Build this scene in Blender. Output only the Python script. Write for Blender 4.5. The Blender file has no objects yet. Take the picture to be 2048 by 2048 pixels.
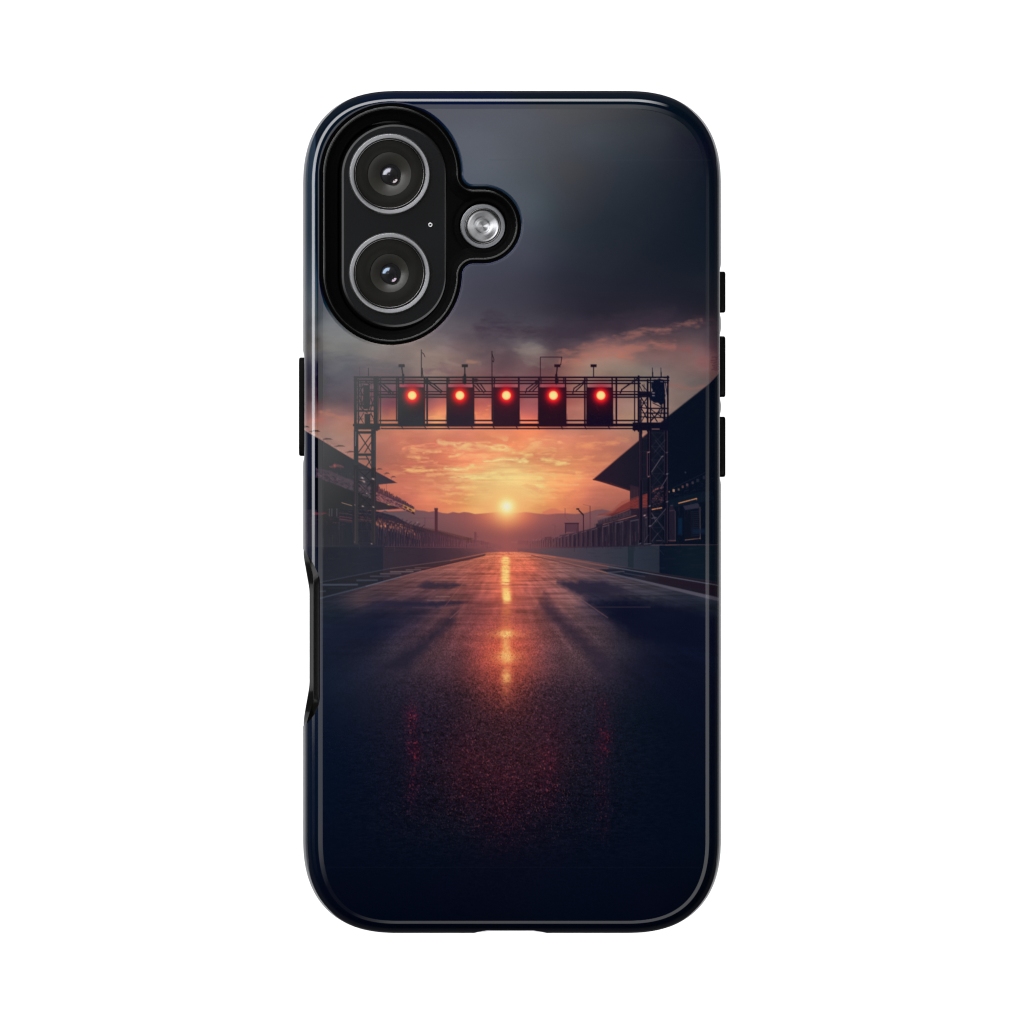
import bpy, math, time
import numpy as np

# ------------------------------------------------------------------ units
# The thing photographed is laid out in "design pixels" (the photograph is 2048 wide);
# one design pixel is S metres, the back of the case lies in the plane y = 0 and faces -y.
S = 9.03e-5
CAM_D = 2.4
C0 = 1024.0
T0 = time.time()
# ------------------------------------------------------------------ studio lamp settings
BD_POWER = 3.6
L1, L2 = 2.9, 13.0
# azimuth + 20 degrees: 20 right, 110 up, 200 left, 290 down
RING1 = [(0, .9), (18.6, .9), (20.2, .5), (21.2, .28), (22.5, .12), (30, .04), (78, .05), (92, .35), (104, .75), (110, .85), (180, .9), (196, .9), (201, .66), (210, .5), (220, .22), (232, .04), (264, .04), (280, .3), (287, .65), (291, .8), (330, .9), (360, .9)]
RING2 = [(0, 0), (88, 0), (103, 1), (110, 1), (199.5, 1), (200.4, .9), (200.6, .010), (215, .005), (225, 0), (360, 0)]
# ---------------------------------------------------------------- printed picture
# The artwork printed on the case is computed here, pixel by pixel, as plain numbers
# (sRGB 0..1) on a grid with one sample per design pixel.
AU0, AV0, AW, AH = 590, 165, 870, 1720
rng = np.random.RandomState(7)
PU, PV = np.meshgrid(AU0 + np.arange(AW, dtype=np.float32), AV0 + np.arange(AH, dtype=np.float32))

def vnoise(x, y, seed):
    n = 256
    g = np.random.RandomState(seed).rand(n, n).astype(np.float32)
    xi = np.floor(x).astype(np.int64); yi = np.floor(y).astype(np.int64)
    fx = (x - xi).astype(np.float32); fy = (y - yi).astype(np.float32)
    fx = fx*fx*(3-2*fx); fy = fy*fy*(3-2*fy)
    a = g[yi % n, xi % n]; b = g[yi % n, (xi+1) % n]
    c = g[(yi+1) % n, xi % n]; d = g[(yi+1) % n, (xi+1) % n]
    return (a*(1-fx)+b*fx)*(1-fy) + (c*(1-fx)+d*fx)*fy

def fbm(x, y, seed, octs=5, gain=.5):
    s = 0; a = 1; t = 0
    for o in range(octs):
        s = s + a*vnoise(x*2**o + 17.3*o, y*2**o + 9.1*o, seed+o); t += a; a *= gain
    return s/t            # about 0..1, mean .5

def sst(a, b, x):
    t = np.clip((x-a)/(b-a), 0, 1); return t*t*(3-2*t)

def field(cps, step=4, soft=14, reg=-2.5):
    """smooth colour field through control points (u, v, (r,g,b) 0..255)"""
    us = np.arange(AU0, AU0+AW+step, step, dtype=np.float32); vs = np.arange(AV0, AV0+AH+step, step, dtype=np.float32)
    U, V = np.meshgrid(us, vs)
    P = np.array([(u, 1.2*v) for u, v, c in cps], np.float64); Cc = np.array([c for u, v, c in cps], np.float64)/255
    c2 = float(soft*soft)
    D = np.sqrt(((P[:, None]-P[None])**2).sum(-1)+c2)
    Wt = np.linalg.solve(D+np.eye(len(P))*reg, Cc-Cc.mean(0))
    F = np.zeros(U.shape+(3,), np.float32)
    for i in range(len(P)):
        F += np.sqrt((U-P[i, 0])**2+(1.2*V-P[i, 1])**2+c2)[..., None].astype(np.float32)*Wt[i].astype(np.float32)
    F = np.clip(F+Cc.mean(0).astype(np.float32), .008, 1)
    x = np.arange(AW)/step; y = np.arange(AH)/step
    xi = x.astype(int); yi = y.astype(int); fx = (x-xi)[None, :, None]; fy = (y-yi)[:, None, None]
    A = F[yi][:, xi]; B = F[yi][:, xi+1]; C_ = F[yi+1][:, xi]; D = F[yi+1][:, xi+1]
    return ((A*(1-fx)+B*fx)*(1-fy) + (C_*(1-fx)+D*fx)*fy).astype(np.float32)

def _win(u0, v0, u1, v1):
    x0 = max(0, int(math.floor(u0-AU0))); x1 = min(AW, int(math.ceil(u1-AU0))+1)
    y0 = max(0, int(math.floor(v0-AV0))); y1 = min(AH, int(math.ceil(v1-AV0))+1)
    if x1 <= x0 or y1 <= y0: return None
    return slice(y0, y1), slice(x0, x1)

def blend(w, a, col):
    U, V = PU[w], PV[w]
    c = col(U, V) if callable(col) else np.array(col, np.float32)/255
    IMG[w] = IMG[w]*(1-a[..., None]) + c*a[..., None]

def segd(U, V, p, q):
    dx, dy = q[0]-p[0], q[1]-p[1]; L = dx*dx+dy*dy+1e-9
    t = np.clip(((U-p[0])*dx+(V-p[1])*dy)/L, 0, 1)
    return np.hypot(U-p[0]-t*dx, V-p[1]-t*dy), t

def line(p, q, w, col, alpha=1., soft=.55, w2=None):
    m = max(w, w2 or w)/2+soft+1
    k = _win(min(p[0], q[0])-m, min(p[1], q[1])-m, max(p[0], q[0])+m, max(p[1], q[1])+m)
    if k is None: return
    d, t = segd(PU[k], PV[k], p, q)
    hw = w/2 if w2 is None else (w + (w2-w)*t)/2
    a = np.clip((hw + soft - d)/(2*soft), 0, 1)*np.minimum(1, 2*hw/1.0 + 0*d)*alpha
    blend(k, a, col)

def path(pts, w, col, alpha=1., soft=.55):
    for i in range(len(pts)-1): line(pts[i], pts[i+1], w, col, alpha, soft)

def poly(pts, col, alpha=1., soft=.6, rough=0, seed=0):
    xs = [p[0] for p in pts]; ys = [p[1] for p in pts]; m = soft+2+rough
    k = _win(min(xs)-m, min(ys)-m, max(xs)+m, max(ys)+m)
    if k is None: return
    U, V = PU[k], PV[k]
    d = np.full(U.shape, 1e9, np.float32); ins = np.zeros(U.shape, bool)
    n = len(pts)
    for i in range(n):
        p, q = pts[i], pts[(i+1) % n]
        d = np.minimum(d, segd(U, V, p, q)[0])
        if p[1] != q[1]:
            c = ((p[1] > V) != (q[1] > V)) & (U < (q[0]-p[0])*(V-p[1])/(q[1]-p[1]) + p[0])
            ins ^= c
    s = np.where(ins, d, -d)
    if rough: s = s + (fbm(U/9, V/9, seed, 3)-.5)*2*rough
    blend(k, np.clip((s+soft)/(2*soft), 0, 1)*alpha, col)

def rect(u0, v0, u1, v1, col, alpha=1., soft=.5):
    k = _win(u0-2, v0-2, u1+2, v1+2)
    if k is None: return
    U, V = PU[k], PV[k]
    a = np.clip((U-u0)/(2*soft)+.5, 0, 1)*np.clip((u1-U)/(2*soft)+.5, 0, 1)*np.clip((V-v0)/(2*soft)+.5, 0, 1)*np.clip((v1-V)/(2*soft)+.5, 0, 1)
    blend(k, a*alpha, col)

def blob(u, v, ru, rv, col, alpha=1., ang=0., hard=1.):
    R = max(ru, rv)*2.6
    k = _win(u-R, v-R, u+R, v+R)
    if k is None: return
    c, s = math.cos(ang), math.sin(ang); X = PU[k]-u; Y = PV[k]-v
    r2 = ((X*c+Y*s)/ru)**2 + ((-X*s+Y*c)/rv)**2
    blend(k, alpha*np.exp(-r2**hard), col)

def stroke(pts, w, col, alpha=1., seed=0, wob=4., torn=.5):
    """cloud streak: a soft brush stroke whose edge is eaten by noise"""
    xs = [p[0] for p in pts]; ys = [p[1] for p in pts]; m = w*2+wob*2
    k = _win(min(xs)-m, min(ys)-m, max(xs)+m, max(ys)+m)
    if k is None: return
    U, V = PU[k], PV[k]
    Un = U + (fbm(U/17, V/10, seed, 3)-.5)*2.6*wob; Vn = V + (fbm(U/15, V/7, seed+5, 4)-.5)*2.4*wob
    d = np.full(U.shape, 1e9, np.float32)
    for i in range(len(pts)-1): d = np.minimum(d, segd(Un, Vn, pts[i], pts[i+1])[0])
    n = fbm(U/20, V/5.0, seed+9, 4)
    a = np.clip((1.15 - d/w)*1.1, 0, 1)**.9*np.clip(.62+(n-.5)*5.0*torn, 0, 1)
    blend(k, np.clip(a, 0, 1)*alpha, col)

def Zf(u0, v0, s): return lambda x, y: (u0+x*s, v0+y*s)
Z1 = Zf(600, 680, .11387); Z2 = Zf(600, 880, .12422); Z3 = Zf(800, 880, .12422); Z4 = Zf(1000, 880, .12422)
Z5 = Zf(1220, 880, .12422); Z6 = Zf(1240, 680, .11387); Z7 = Zf(800, 680, .12422); Z8 = Zf(1020, 680, .12422)
Z9 = Zf(590, 1080, .22257); Z10 = Zf(1020, 1080, .22774); Z11 = Zf(860, 1090, .15528)

def lerpcol(stops):
    xs = [s[0] for s in stops]; cs = np.array([s[1] for s in stops], np.float32)/255
    def f(U, V): return np.stack([np.interp(U, xs, cs[:, i]) for i in range(3)], -1).astype(np.float32)
    return f
gcol = lerpcol([(700, (60, 64, 66)), (760, (58, 60, 64)), (850, (50, 46, 50)), (930, (42, 32, 40)), (1000, (42, 22, 34)),
                (1100, (36, 14, 28)), (1200, (24, 10, 28)), (1270, (16, 12, 30)), (1337, (10, 14, 32))])

sky_cp = [(600, 200, (14, 34, 52)), (700, 190, (76, 82, 92)), (760, 215, (80, 86, 94)), (900, 220, (88, 90, 98)), (1050, 230, (86, 89, 96)), (1150, 230, (74, 78, 82)), (1250, 230, (58, 63, 68)), (1180, 280, (70, 76, 82)),
  (1330, 265, (44, 49, 58)), (1375, 255, (24, 27, 44)), (1400, 300, (15, 20, 44)), (960, 330, (93, 99, 107)), (1050, 340, (80, 86, 90)), (1150, 340, (56, 64, 71)),
  (1250, 350, (38, 49, 61)), (1330, 340, (28, 36, 50)), (1420, 360, (8, 22, 42)), (1400, 420, (12, 26, 45)), (1060, 420, (74, 84, 92)), (1130, 450, (46, 56, 64)), (1200, 450, (32, 42, 54)), (1300, 460, (22, 32, 48)),
  (1430, 500, (12, 27, 44)), (1060, 520, (64, 64, 80)), (1120, 560, (40, 42, 58)), (1200, 550, (30, 36, 52)), (1300, 570, (28, 32, 48)), (1400, 570, (26, 32, 46)), (950, 560, (70, 68, 84)), (900, 620, (86, 79, 90)),
  (1000, 600, (66, 62, 76)), (1000, 645, (78, 68, 80)), (1100, 640, (60, 50, 64)), (1180, 650, (52, 40, 56)), (1250, 620, (40, 35, 50)), (1400, 612, (30, 30, 44)), (1400, 640, (56, 42, 54)), (1340, 650, (62, 46, 60)), (1250, 660, (60, 48, 62)),
  (930, 665, (98, 82, 88)), (620, 350, (22, 45, 66)), (610, 480, (24, 44, 60)), (610, 560, (40, 55, 66)), (640, 560, (70, 86, 96)), (650, 650, (116, 117, 114)), (612, 650, (70, 72, 72)),
  (612, 700, (74, 70, 68)), (612, 730, (46, 46, 58)), (612, 780, (58, 48, 58)), (612, 830, (120, 84, 82)), (650, 735, (98, 97, 102)), (700, 735, (98, 98, 104)), (760, 695, (128, 120, 114)), (820, 700, (142, 124, 116)),
  (720, 690, (120, 117, 112)), (650, 700, (116, 114, 110)), (860, 700, (140, 122, 114)), (900, 690, (128, 108, 108)), (880, 740, (140, 118, 108)), (800, 745, (112, 100, 100)), (740, 750, (108, 96, 98)), (960, 720, (120, 98, 98)),
  (650, 800, (106, 94, 98)), (700, 805, (110, 92, 98)), (700, 825, (130, 98, 98)), (690, 848, (172, 122, 106)), (650, 840, (160, 116, 106)), (650, 870, (152, 124, 112)), (700, 880, (160, 124, 110)),
  (980, 690, (84, 70, 76)), (1020, 720, (98, 74, 80)), (1100, 690, (74, 60, 68)), (1060, 705, (132, 118, 112)), (1090, 745, (112, 76, 80)), (1150, 725, (160, 112, 98)), (1130, 700, (92, 72, 76)), (1200, 700, (150, 100, 92)), (1180, 680, (88, 68, 76)),
  (1250, 695, (150, 104, 94)), (1330, 680, (120, 84, 84)), (1400, 680, (98, 76, 80)), (1180, 745, (152, 128, 114)), (1240, 740, (140, 122, 110)), (1300, 730, (112, 98, 96)), (1400, 760, (104, 94, 92)), (1270, 760, (134, 120, 108)),
  (1350, 775, (124, 104, 98)), (1400, 715, (124, 90, 88)), (1345, 820, (126, 104, 96)), (1430, 700, (92, 60, 70)), (1430, 735, (120, 80, 80)),
  (775, 790, (122, 88, 98)), (775, 815, (140, 84, 92)), (775, 832, (196, 122, 98)), (730, 790, (120, 100, 104)), (730, 835, (170, 120, 105)), (870, 778, (132, 96, 98)), (870, 805, (176, 98, 94)), (870, 822, (212, 122, 94)), (870, 838, (232, 156, 104)), (965, 778, (150, 92, 90)), (965, 800, (180, 92, 86)), (965, 835, (226, 130, 94)),
  (1058, 778, (140, 88, 92)), (1058, 805, (164, 90, 92)), (1058, 828, (188, 96, 86)), (1058, 840, (226, 120, 86)), (1150, 778, (165, 118, 104)), (1150, 805, (166, 96, 88)), (1150, 835, (186, 124, 106)), (1250, 775, (158, 122, 108)), (1250, 810, (150, 114, 104)), (1250, 840, (168, 132, 108)), (1310, 825, (160, 122, 108)),
  (770, 870, (186, 118, 98)), (850, 868, (196, 120, 98)), (920, 868, (210, 126, 102)), (1012, 868, (222, 132, 98)), (1100, 866, (210, 126, 100)), (1180, 866, (192, 120, 98)), (1240, 868, (176, 116, 98)), (770, 920, (188, 118, 98)), (830, 905, (214, 130, 98)),
  (1012, 885, (232, 142, 96)), (1070, 885, (226, 140, 98)), (900, 915, (226, 136, 96)), (860, 930, (212, 124, 96)), (980, 930, (234, 172, 116)), (1050, 925, (234, 170, 112)), (1100, 935, (234, 165, 108)), (1160, 925, (222, 142, 100)), (1200, 930, (212, 134, 98)), (1230, 900, (184, 120, 98)),
  (900, 968, (226, 150, 104)), (830, 965, (210, 128, 98)), (780, 940, (200, 120, 96)), (780, 985, (196, 116, 94)), (850, 975, (220, 138, 100)), (960, 965, (236, 190, 122)), (1012, 955, (236, 212, 140)), (1060, 965, (236, 198, 126)), (1120, 970, (232, 160, 102)), (1170, 975, (214, 130, 96)), (1215, 990, (190, 116, 94)),
  (820, 1005, (196, 110, 92)), (870, 1005, (222, 132, 96)), (920, 1005, (232, 156, 98)), (960, 1005, (236, 182, 112)), (985, 990, (236, 212, 136)), (1040, 990, (238, 214, 138)), (1060, 1005, (236, 176, 106)), (1100, 1005, (228, 144, 94)), (1150, 1005, (210, 124, 92)), (1200, 1015, (172, 104, 90)), (1240, 960, (196, 118, 94))]

road_cp = [(640, 1165, (30, 36, 48)), (700, 1180, (48, 42, 52)), (640, 1215, (30, 36, 48)), (720, 1200, (72, 56, 62)), (800, 1190, (82, 58, 64)), (830, 1160, (104, 68, 70)), (900, 1140, (140, 84, 78)), (950, 1120, (176, 100, 82)), (1012, 1108, (222, 124, 92)), (985, 1108, (206, 116, 88)), (1045, 1108, (206, 118, 90)),
  (960, 1135, (168, 88, 74)), (1060, 1130, (196, 98, 76)), (1090, 1115, (158, 96, 84)), (1110, 1145, (138, 88, 84)), (1150, 1130, (120, 84, 84)), (1180, 1160, (92, 70, 78)), (1240, 1185, (58, 52, 64)), (1300, 1195, (48, 48, 60)), (1420, 1215, (32, 38, 52)), (1060, 1170, (168, 90, 80)), (1110, 1175, (136, 84, 82)), (1000, 1175, (190, 98, 78)),
  (1150, 1200, (112, 78, 78)), (1180, 1185, (40, 38, 56)), (1250, 1220, (14, 18, 40)), (1380, 1240, (12, 18, 38)), (1150, 1240, (92, 66, 72)), (1200, 1260, (72, 56, 64)), (1240, 1300, (46, 42, 54)), (1100, 1240, (104, 66, 70)), (1012, 1200, (178, 88, 74)), (1012, 1235, (150, 74, 66)), (960, 1200, (140, 74, 72)), (960, 1250, (128, 66, 66)), (900, 1200, (104, 66, 68)), (880, 1250, (88, 58, 64)),
  (830, 1210, (60, 46, 60)), (750, 1215, (40, 38, 54)), (750, 1260, (22, 26, 46)), (680, 1230, (22, 30, 44)), (680, 1300, (22, 28, 46)), (800, 1270, (48, 40, 56)), (790, 1300, (54, 46, 58)), (850, 1310, (76, 54, 62)), (920, 1320, (92, 54, 60)), (960, 1310, (142, 66, 62)), (1012, 1280, (186, 84, 66)), (1012, 1310, (200, 92, 68)), (1012, 1350, (160, 70, 60)), (1060, 1300, (150, 72, 66)), (1100, 1310, (96, 60, 66)),
  (1150, 1320, (78, 56, 62)), (1170, 1360, (62, 46, 58)), (1260, 1340, (28, 28, 44)), (1330, 1280, (18, 22, 42)), (1410, 1350, (12, 17, 36)), (640, 1350, (16, 26, 42)), (700, 1380, (22, 28, 44)), (800, 1360, (42, 36, 50)), (860, 1360, (58, 42, 54)), (930, 1390, (58, 36, 46)), (1012, 1400, (92, 44, 46)), (1080, 1380, (64, 40, 50)), (1100, 1430, (48, 30, 42)), (1200, 1430, (26, 26, 40)), (1280, 1430, (12, 20, 34)),
  (1012, 1450, (54, 30, 39)), (960, 1460, (46, 29, 39)), (880, 1450, (32, 24, 38)), (780, 1440, (24, 24, 40)), (640, 1450, (10, 20, 38)), (1012, 1510, (44, 25, 35)), (940, 1520, (44, 24, 34)), (1080, 1520, (46, 26, 36)), (1200, 1520, (18, 20, 34)), (1400, 1500, (8, 14, 30)), (700, 1530, (8, 17, 34)), (850, 1580, (18, 16, 30)), (1012, 1590, (30, 18, 30)), (1120, 1600, (16, 16, 30)),
  (640, 1650, (5, 14, 30)), (900, 1680, (9, 14, 28)), (1012, 1700, (10, 12, 26)), (1200, 1680, (7, 13, 28)), (1400, 1650, (4, 13, 28)), (640, 1800, (4, 8, 22)), (900, 1780, (5, 9, 24)), (1100, 1780, (6, 11, 26)), (1300, 1800, (5, 9, 24)), (1012, 1860, (4, 8, 20)), (1430, 1800, (3, 7, 18))]

def paint():
    global IMG
    IMG = np.zeros((AH, AW, 3), np.float32)
    wx = (fbm(PU/60, PV/34, 3, 4)-.5); wy = (fbm(PU/60, PV/34, 13, 4)-.5)
    S = field(sky_cp)
    # warp the sky field a little so its patches get cloud-like edges
    amp = np.clip((PV-560)/90, 0, 1)*46
    iu = np.clip(PU-AU0+wx*amp, 0, AW-1).astype(int); iv = np.clip(PV-AV0+wy*amp*.62, 0, AH-1).astype(int)
    S = S[iv, iu]
    big = fbm(PU/95, PV/40, 21, 5)
    S *= (1+(big-.5)[..., None]*(.28*sst(600, 680, PV)+.05)[..., None])
    gsk = (S*np.array([.3, .5, .2], np.float32)).sum(-1, keepdims=True)*np.array([.95, .995, 1.10], np.float32)
    kk = (.38*sst(720, 640, PV))[..., None]; S = S*(1-kk)+gsk*kk
    under = (sst(866, 880, PV)*sst(1040, 1000, PV))[..., None]; S = S*(1-under*np.array([0, .035, .02], np.float32))
    IMG[:] = S
    # ---- upper clouds: pink lit edges and dark cloud belly
    pk = (176, 112, 98); gy = (136, 122, 114); dk = (78, 62, 72)
    stroke([(1125, 722), (1180, 712), (1230, 700), (1300, 692), (1345, 690)], 10, pk, .62, 31, 6)
    stroke([(1240, 712), (1262, 716)], 9, (182, 110, 92), .6, 32, 5)
    stroke([(1330, 690), (1380, 700)], 9, (134, 84, 84), .6, 33, 6)
    stroke([(1400, 722), (1438, 735)], 10, (136, 86, 84), .5, 34, 6)
    stroke([(1340, 770), (1385, 778), (1410, 772)], 6, (150, 98, 88), .5, 35, 5)
    stroke([(1040, 700), (1085, 702)], 12, gy, .55, 36, 8)
    stroke([(1055, 722), (1080, 730)], 8, gy, .4, 37, 6)
    stroke([(935, 722), (958, 726)], 5, (166, 122, 100), .65, 38, 4)
    stroke([(830, 704), (880, 714), (915, 734)], 9, (150, 128, 118), .5, 39, 7)
    stroke([(855, 742), (885, 734), (905, 748)], 8, (118, 92, 98), .6, 40, 6)
    stroke([(965, 740), (1005, 748)], 9, (124, 90, 94), .5, 41, 6)
    stroke([(640, 714), (690, 716), (735, 728), (790, 738)], 13, (97, 97, 103), .75, 42, 5, .25)
    stroke([(650, 760), (700, 780)], 26, (99, 94, 102), .6, 43, 8, .2)
    stroke([(645, 826), (700, 838), (712, 852)], 9, (182, 122, 104), .65, 44, 6)
    stroke([(620, 842), (650, 838)], 7, (176, 110, 100), .5, 45, 5)
    stroke([(960, 662), (1100, 668), (1200, 652), (1330, 640)], 16, (62, 48, 62), .6, 46, 10, .3)
    stroke([(1090, 690), (1150, 690)], 9, dk, .5, 47, 8)
    stroke([(1395, 640), (1440, 655)], 10, (88, 62, 70), .5, 48, 8)
    stroke([(980, 640), (1080, 664), (1160, 660), (1250, 642), (1340, 628)], 20, (56, 46, 58), .55, 401, 10, .25)
    stroke([(1120, 706), (1170, 694), (1230, 680), (1290, 664), (1350, 654), (1400, 646)], 8, (158, 102, 92), .6, 402, 6, .6)
    stroke([(1255, 668), (1300, 660), (1335, 664)], 7, (150, 100, 92), .5, 403, 6, .6)
    stroke([(900, 690), (960, 704), (1000, 700)], 9, (112, 92, 94), .5, 404, 7, .5)
    # ---- glowing cloud streaks behind the gantry and above the sun
    Y = (241, 222, 148); O = (240, 174, 118); P = (240, 150, 112)
    sd = 60
    for pts, w, c, a in [
        ([Z3(640, 34), Z3(900, 60), Z3(1200, 90), Z3(1450, 110), Z3(1760, 150)], 5.2, Y, .95),
        ([Z3(900, 95), Z3(1250, 130), Z3(1700, 180), Z3(1930, 190)], 5, (236, 190, 126), .8),
        ([Z3(1040, 60), Z3(1250, 50), Z3(1430, 60), Z3(1500, 130)], 5, (240, 200, 130), .7),
        ([Z3(50, 140), Z3(200, 90), Z3(430, 90), Z3(600, 80)], 3.2, P, .8),
        ([Z3(200, 140), Z3(290, 130)], 4, O, .6), ([Z3(380, 200), Z3(640, 190)], 3, O, .85),
        ([Z3(820, 260), Z3(930, 240), Z3(1000, 210)], 4, (240, 200, 130), .9),
        ([Z3(0, 320), Z3(150, 310), Z3(300, 310)], 5, (242, 180, 112), .9), ([Z3(300, 345), Z3(600, 360)], 2.6, P, .8),
        ([Z3(40, 460), Z3(300, 480), Z3(700, 500), Z3(1000, 480), Z3(1190, 420)], 5.5, (240, 184, 118), .95),
        ([Z3(740, 450), Z3(900, 480), Z3(1060, 470), Z3(1190, 415)], 3.6, Y, .85), ([Z3(460, 550), Z3(640, 560)], 4, O, .6),
        ([Z3(1375, 335), Z3(1480, 350), Z3(1600, 310), Z3(1900, 300), Z4(150, 300), Z4(330, 340), Z4(450, 330)], 3.8, Y, .95),
        ([Z3(840, 610), Z3(1300, 600), Z3(1650, 580), Z4(0, 600), Z4(500, 590), Z4(850, 580)], 6.5, (236, 214, 142), .85),
        ([Z4(850, 580), Z4(1100, 520), Z4(1500, 520)], 5, (240, 176, 110), .8), ([Z4(950, 560), Z4(1300, 600)], 5, (238, 170, 106), .6),
        ([Z3(1500, 560), Z3(1750, 560), Z3(1932, 640), Z4(300, 650), Z4(600, 680)], 6, (236, 214, 140), .7),
        ([Z3(900, 640), Z3(1200, 660), Z3(1700, 690)], 2.6, O, .7), ([Z3(560, 700), Z3(900, 760)], 3, P, .4),
        ([Z3(930, 770), Z3(1200, 760)], 3.4, (238, 196, 128), .8), ([Z3(1000, 720), Z3(1500, 715)], 2.2, O, .7),
        ([Z3(1430, 800), Z3(1600, 800), Z3(1800, 760), Z4(200, 740), Z4(700, 740)], 4, (238, 214, 138), .8),
        ([Z3(700, 790), Z3(900, 800)], 2.4, P, .9), ([Z3(760, 860), Z3(1180, 880)], 3, (238, 180, 116), .8),
        ([Z3(1080, 960), Z3(1300, 950), Z3(1600, 890), Z3(1900, 900)], 3.4, (238, 208, 136), .8),
        ([Z3(600, 980), Z3(900, 1000), Z3(1200, 990)], 3, (240, 170, 104), .7), ([Z3(560, 830), Z3(700, 830)], 2.4, P, .6),
        ([Z3(350, 740), Z3(600, 760)], 2.4, (232, 142, 112), .6), ([Z3(100, 770), Z3(260, 790)], 4, (222, 134, 108), .6), ([Z3(50, 850), Z3(150, 850)], 4, (224, 134, 104), .6),
        ([Z3(120, 280), Z3(480, 290)], 2, P, .6), ([Z3(850, 380), Z3(1000, 370)], 2.4, (240, 158, 112), .6),
        ([Z4(0, 130), Z4(150, 150), Z4(170, 190)], 4, (240, 206, 132), .8), ([Z4(200, 200), Z4(420, 240), Z4(500, 250)], 4.6, (240, 200, 128), .85),
        ([Z4(560, 200), Z4(880, 200), Z4(850, 260)], 3.6, (240, 176, 112), .8), ([Z4(650, 320), Z4(850, 340), Z4(960, 370), Z4(1100, 350)], 5.6, (238, 204, 132), .9),
        ([Z4(950, 20), Z4(1050, 90), Z4(1130, 100)], 3.6, (242, 172, 118), .85), ([Z4(350, 30), Z4(640, 30)], 2.4, P, .6), ([Z4(560, 100), Z4(760, 100)], 2.2, P, .6),
        ([Z4(330, 100), Z4(420, 90)], 3, O, .6), ([Z4(1090, 260), Z4(1300, 290), Z4(1500, 270)], 4, (238, 160, 108), .7), ([Z4(1250, 100), Z4(1450, 100), Z4(1600, 140)], 5, (232, 150, 100), .75),
        ([Z4(1500, 60), Z4(1900, 50)], 4, (226, 146, 104), .6), ([Z4(950, 720), Z4(1250, 720)], 2.6, O, .7), ([Z4(480, 780), Z4(900, 800)], 3, (240, 190, 122), .6),
        ([Z4(0, 800), Z4(100, 790)], 3, Y, .7), ([Z4(480, 915), Z4(610, 915)], 2.6, (240, 190, 120), .8), ([Z4(280, 930), Z4(360, 930)], 2.6, Y, .6),
        ([Z4(800, 945), Z4(1000, 950)], 2.2, O, .7), ([Z4(0, 410), Z4(160, 410)], 2.6, (240, 190, 124), .7), ([Z4(500, 400), Z4(700, 390)], 2.4, (240, 182, 120), .6),
        ([Z4(300, 1040), Z4(700, 1040)], 6, (238, 190, 112), .6), ([Z8(330, 1590), Z8(640, 1590), Z8(800, 1650)], 4.4, (240, 168, 112), .8),
        ([Z8(1100, 1690), Z8(1700, 1660)], 5, (230, 150, 104), .7), ([Z8(1130, 1560), Z8(1330, 1550)], 3, (218, 140, 108), .6), ([Z8(1600, 1590), Z8(1900, 1600)], 6, (205, 135, 100), .6),
        ([Z7(460, 1230), Z7(640, 1240), Z7(740, 1270)], 3.4, (240, 166, 106), .8), ([Z7(1210, 1180), Z7(1260, 1160)], 4, (236, 140, 90), .8), ([Z7(1380, 1200), Z7(1420, 1080)], 4.4, (232, 134, 88), .8),
        ([Z3(560, 200), Z3(860, 150)], 4.5, (214, 122, 92), .55), ([Z3(600, 380), Z3(900, 330)], 5, (212, 118, 92), .5), ([Z3(1380, 190), Z3(1500, 230)], 5.5, (230, 144, 98), .6),
        ([Z3(150, 380), Z3(420, 400)], 4, (208, 116, 98), .6), ([Z3(60, 590), Z3(400, 620)], 4, (206, 120, 96), .4), ([Z3(600, 740), Z3(860, 700)], 4, (216, 124, 96), .5),
        ([Z4(450, 140), Z4(800, 140)], 4, (220, 124, 92), .5), ([Z4(850, 250), Z4(1060, 290)], 4.5, (222, 138, 100), .6), ([Z4(600, 660), Z4(1000, 660)], 3, (228, 146, 98), .5),
        ([Z4(840, 860), Z4(1100, 880)], 4, (226, 136, 92), .5), ([Z4(650, 450), Z4(900, 460)], 4, (232, 154, 106), .5)]:
        sd += 3; stroke(pts, w*1.25, c, a*.95, sd, 3.4, .95)
    mz = sst(866, 884, PV)*sst(1030, 960, PV)*sst(1250, 1200, PU)*sst(755, 810, PU)
    c1 = fbm(PU/34+wx*2, PV/9.5+wy*3, 301, 5); c2_ = fbm(PU/60+3, PV/13+7, 311, 5)
    m1 = np.clip((c1-.53)*7, 0, 1)*np.clip((c2_-.36)*4, 0, 1)*mz*np.interp(PV, [870, 900, 960, 1000], [.7, .8, .6, .3])
    cyl = lerpcol([(760, (232, 156, 114)), (850, (240, 176, 120)), (950, (240, 208, 136)), (1050, (240, 206, 134)), (1140, (236, 176, 116)), (1240, (218, 142, 104))])(PU, PV)
    IMG[:] = IMG*(1-(m1*.62)[..., None])+cyl*(m1*.62)[..., None]
    m2 = np.clip((.47-c1)*6, 0, 1)*mz*.42
    cdk = lerpcol([(760, (196, 108, 92)), (900, (216, 116, 90)), (1012, (232, 140, 98)), (1120, (216, 122, 94)), (1240, (180, 108, 94))])(PU, PV)
    IMG[:] = IMG*(1-m2[..., None])+cdk*m2[..., None]
    # long faint horizontal streaks through the bright part
    m = sst(880, 935, PV)*sst(1110, 900, PV)*np.exp(-((PU-1000)/230)**2)
    st = fbm(PU/60, PV/3.2, 77, 4)-.5
    IMG[:] = np.clip(IMG*(1+(st*m*.30)[..., None]*np.array([.4, 1, .8], np.float32)), 0, 1)
    # ---- sun
    r = np.hypot(PU-1013.5, (PV-1012)*1.0)
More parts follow.
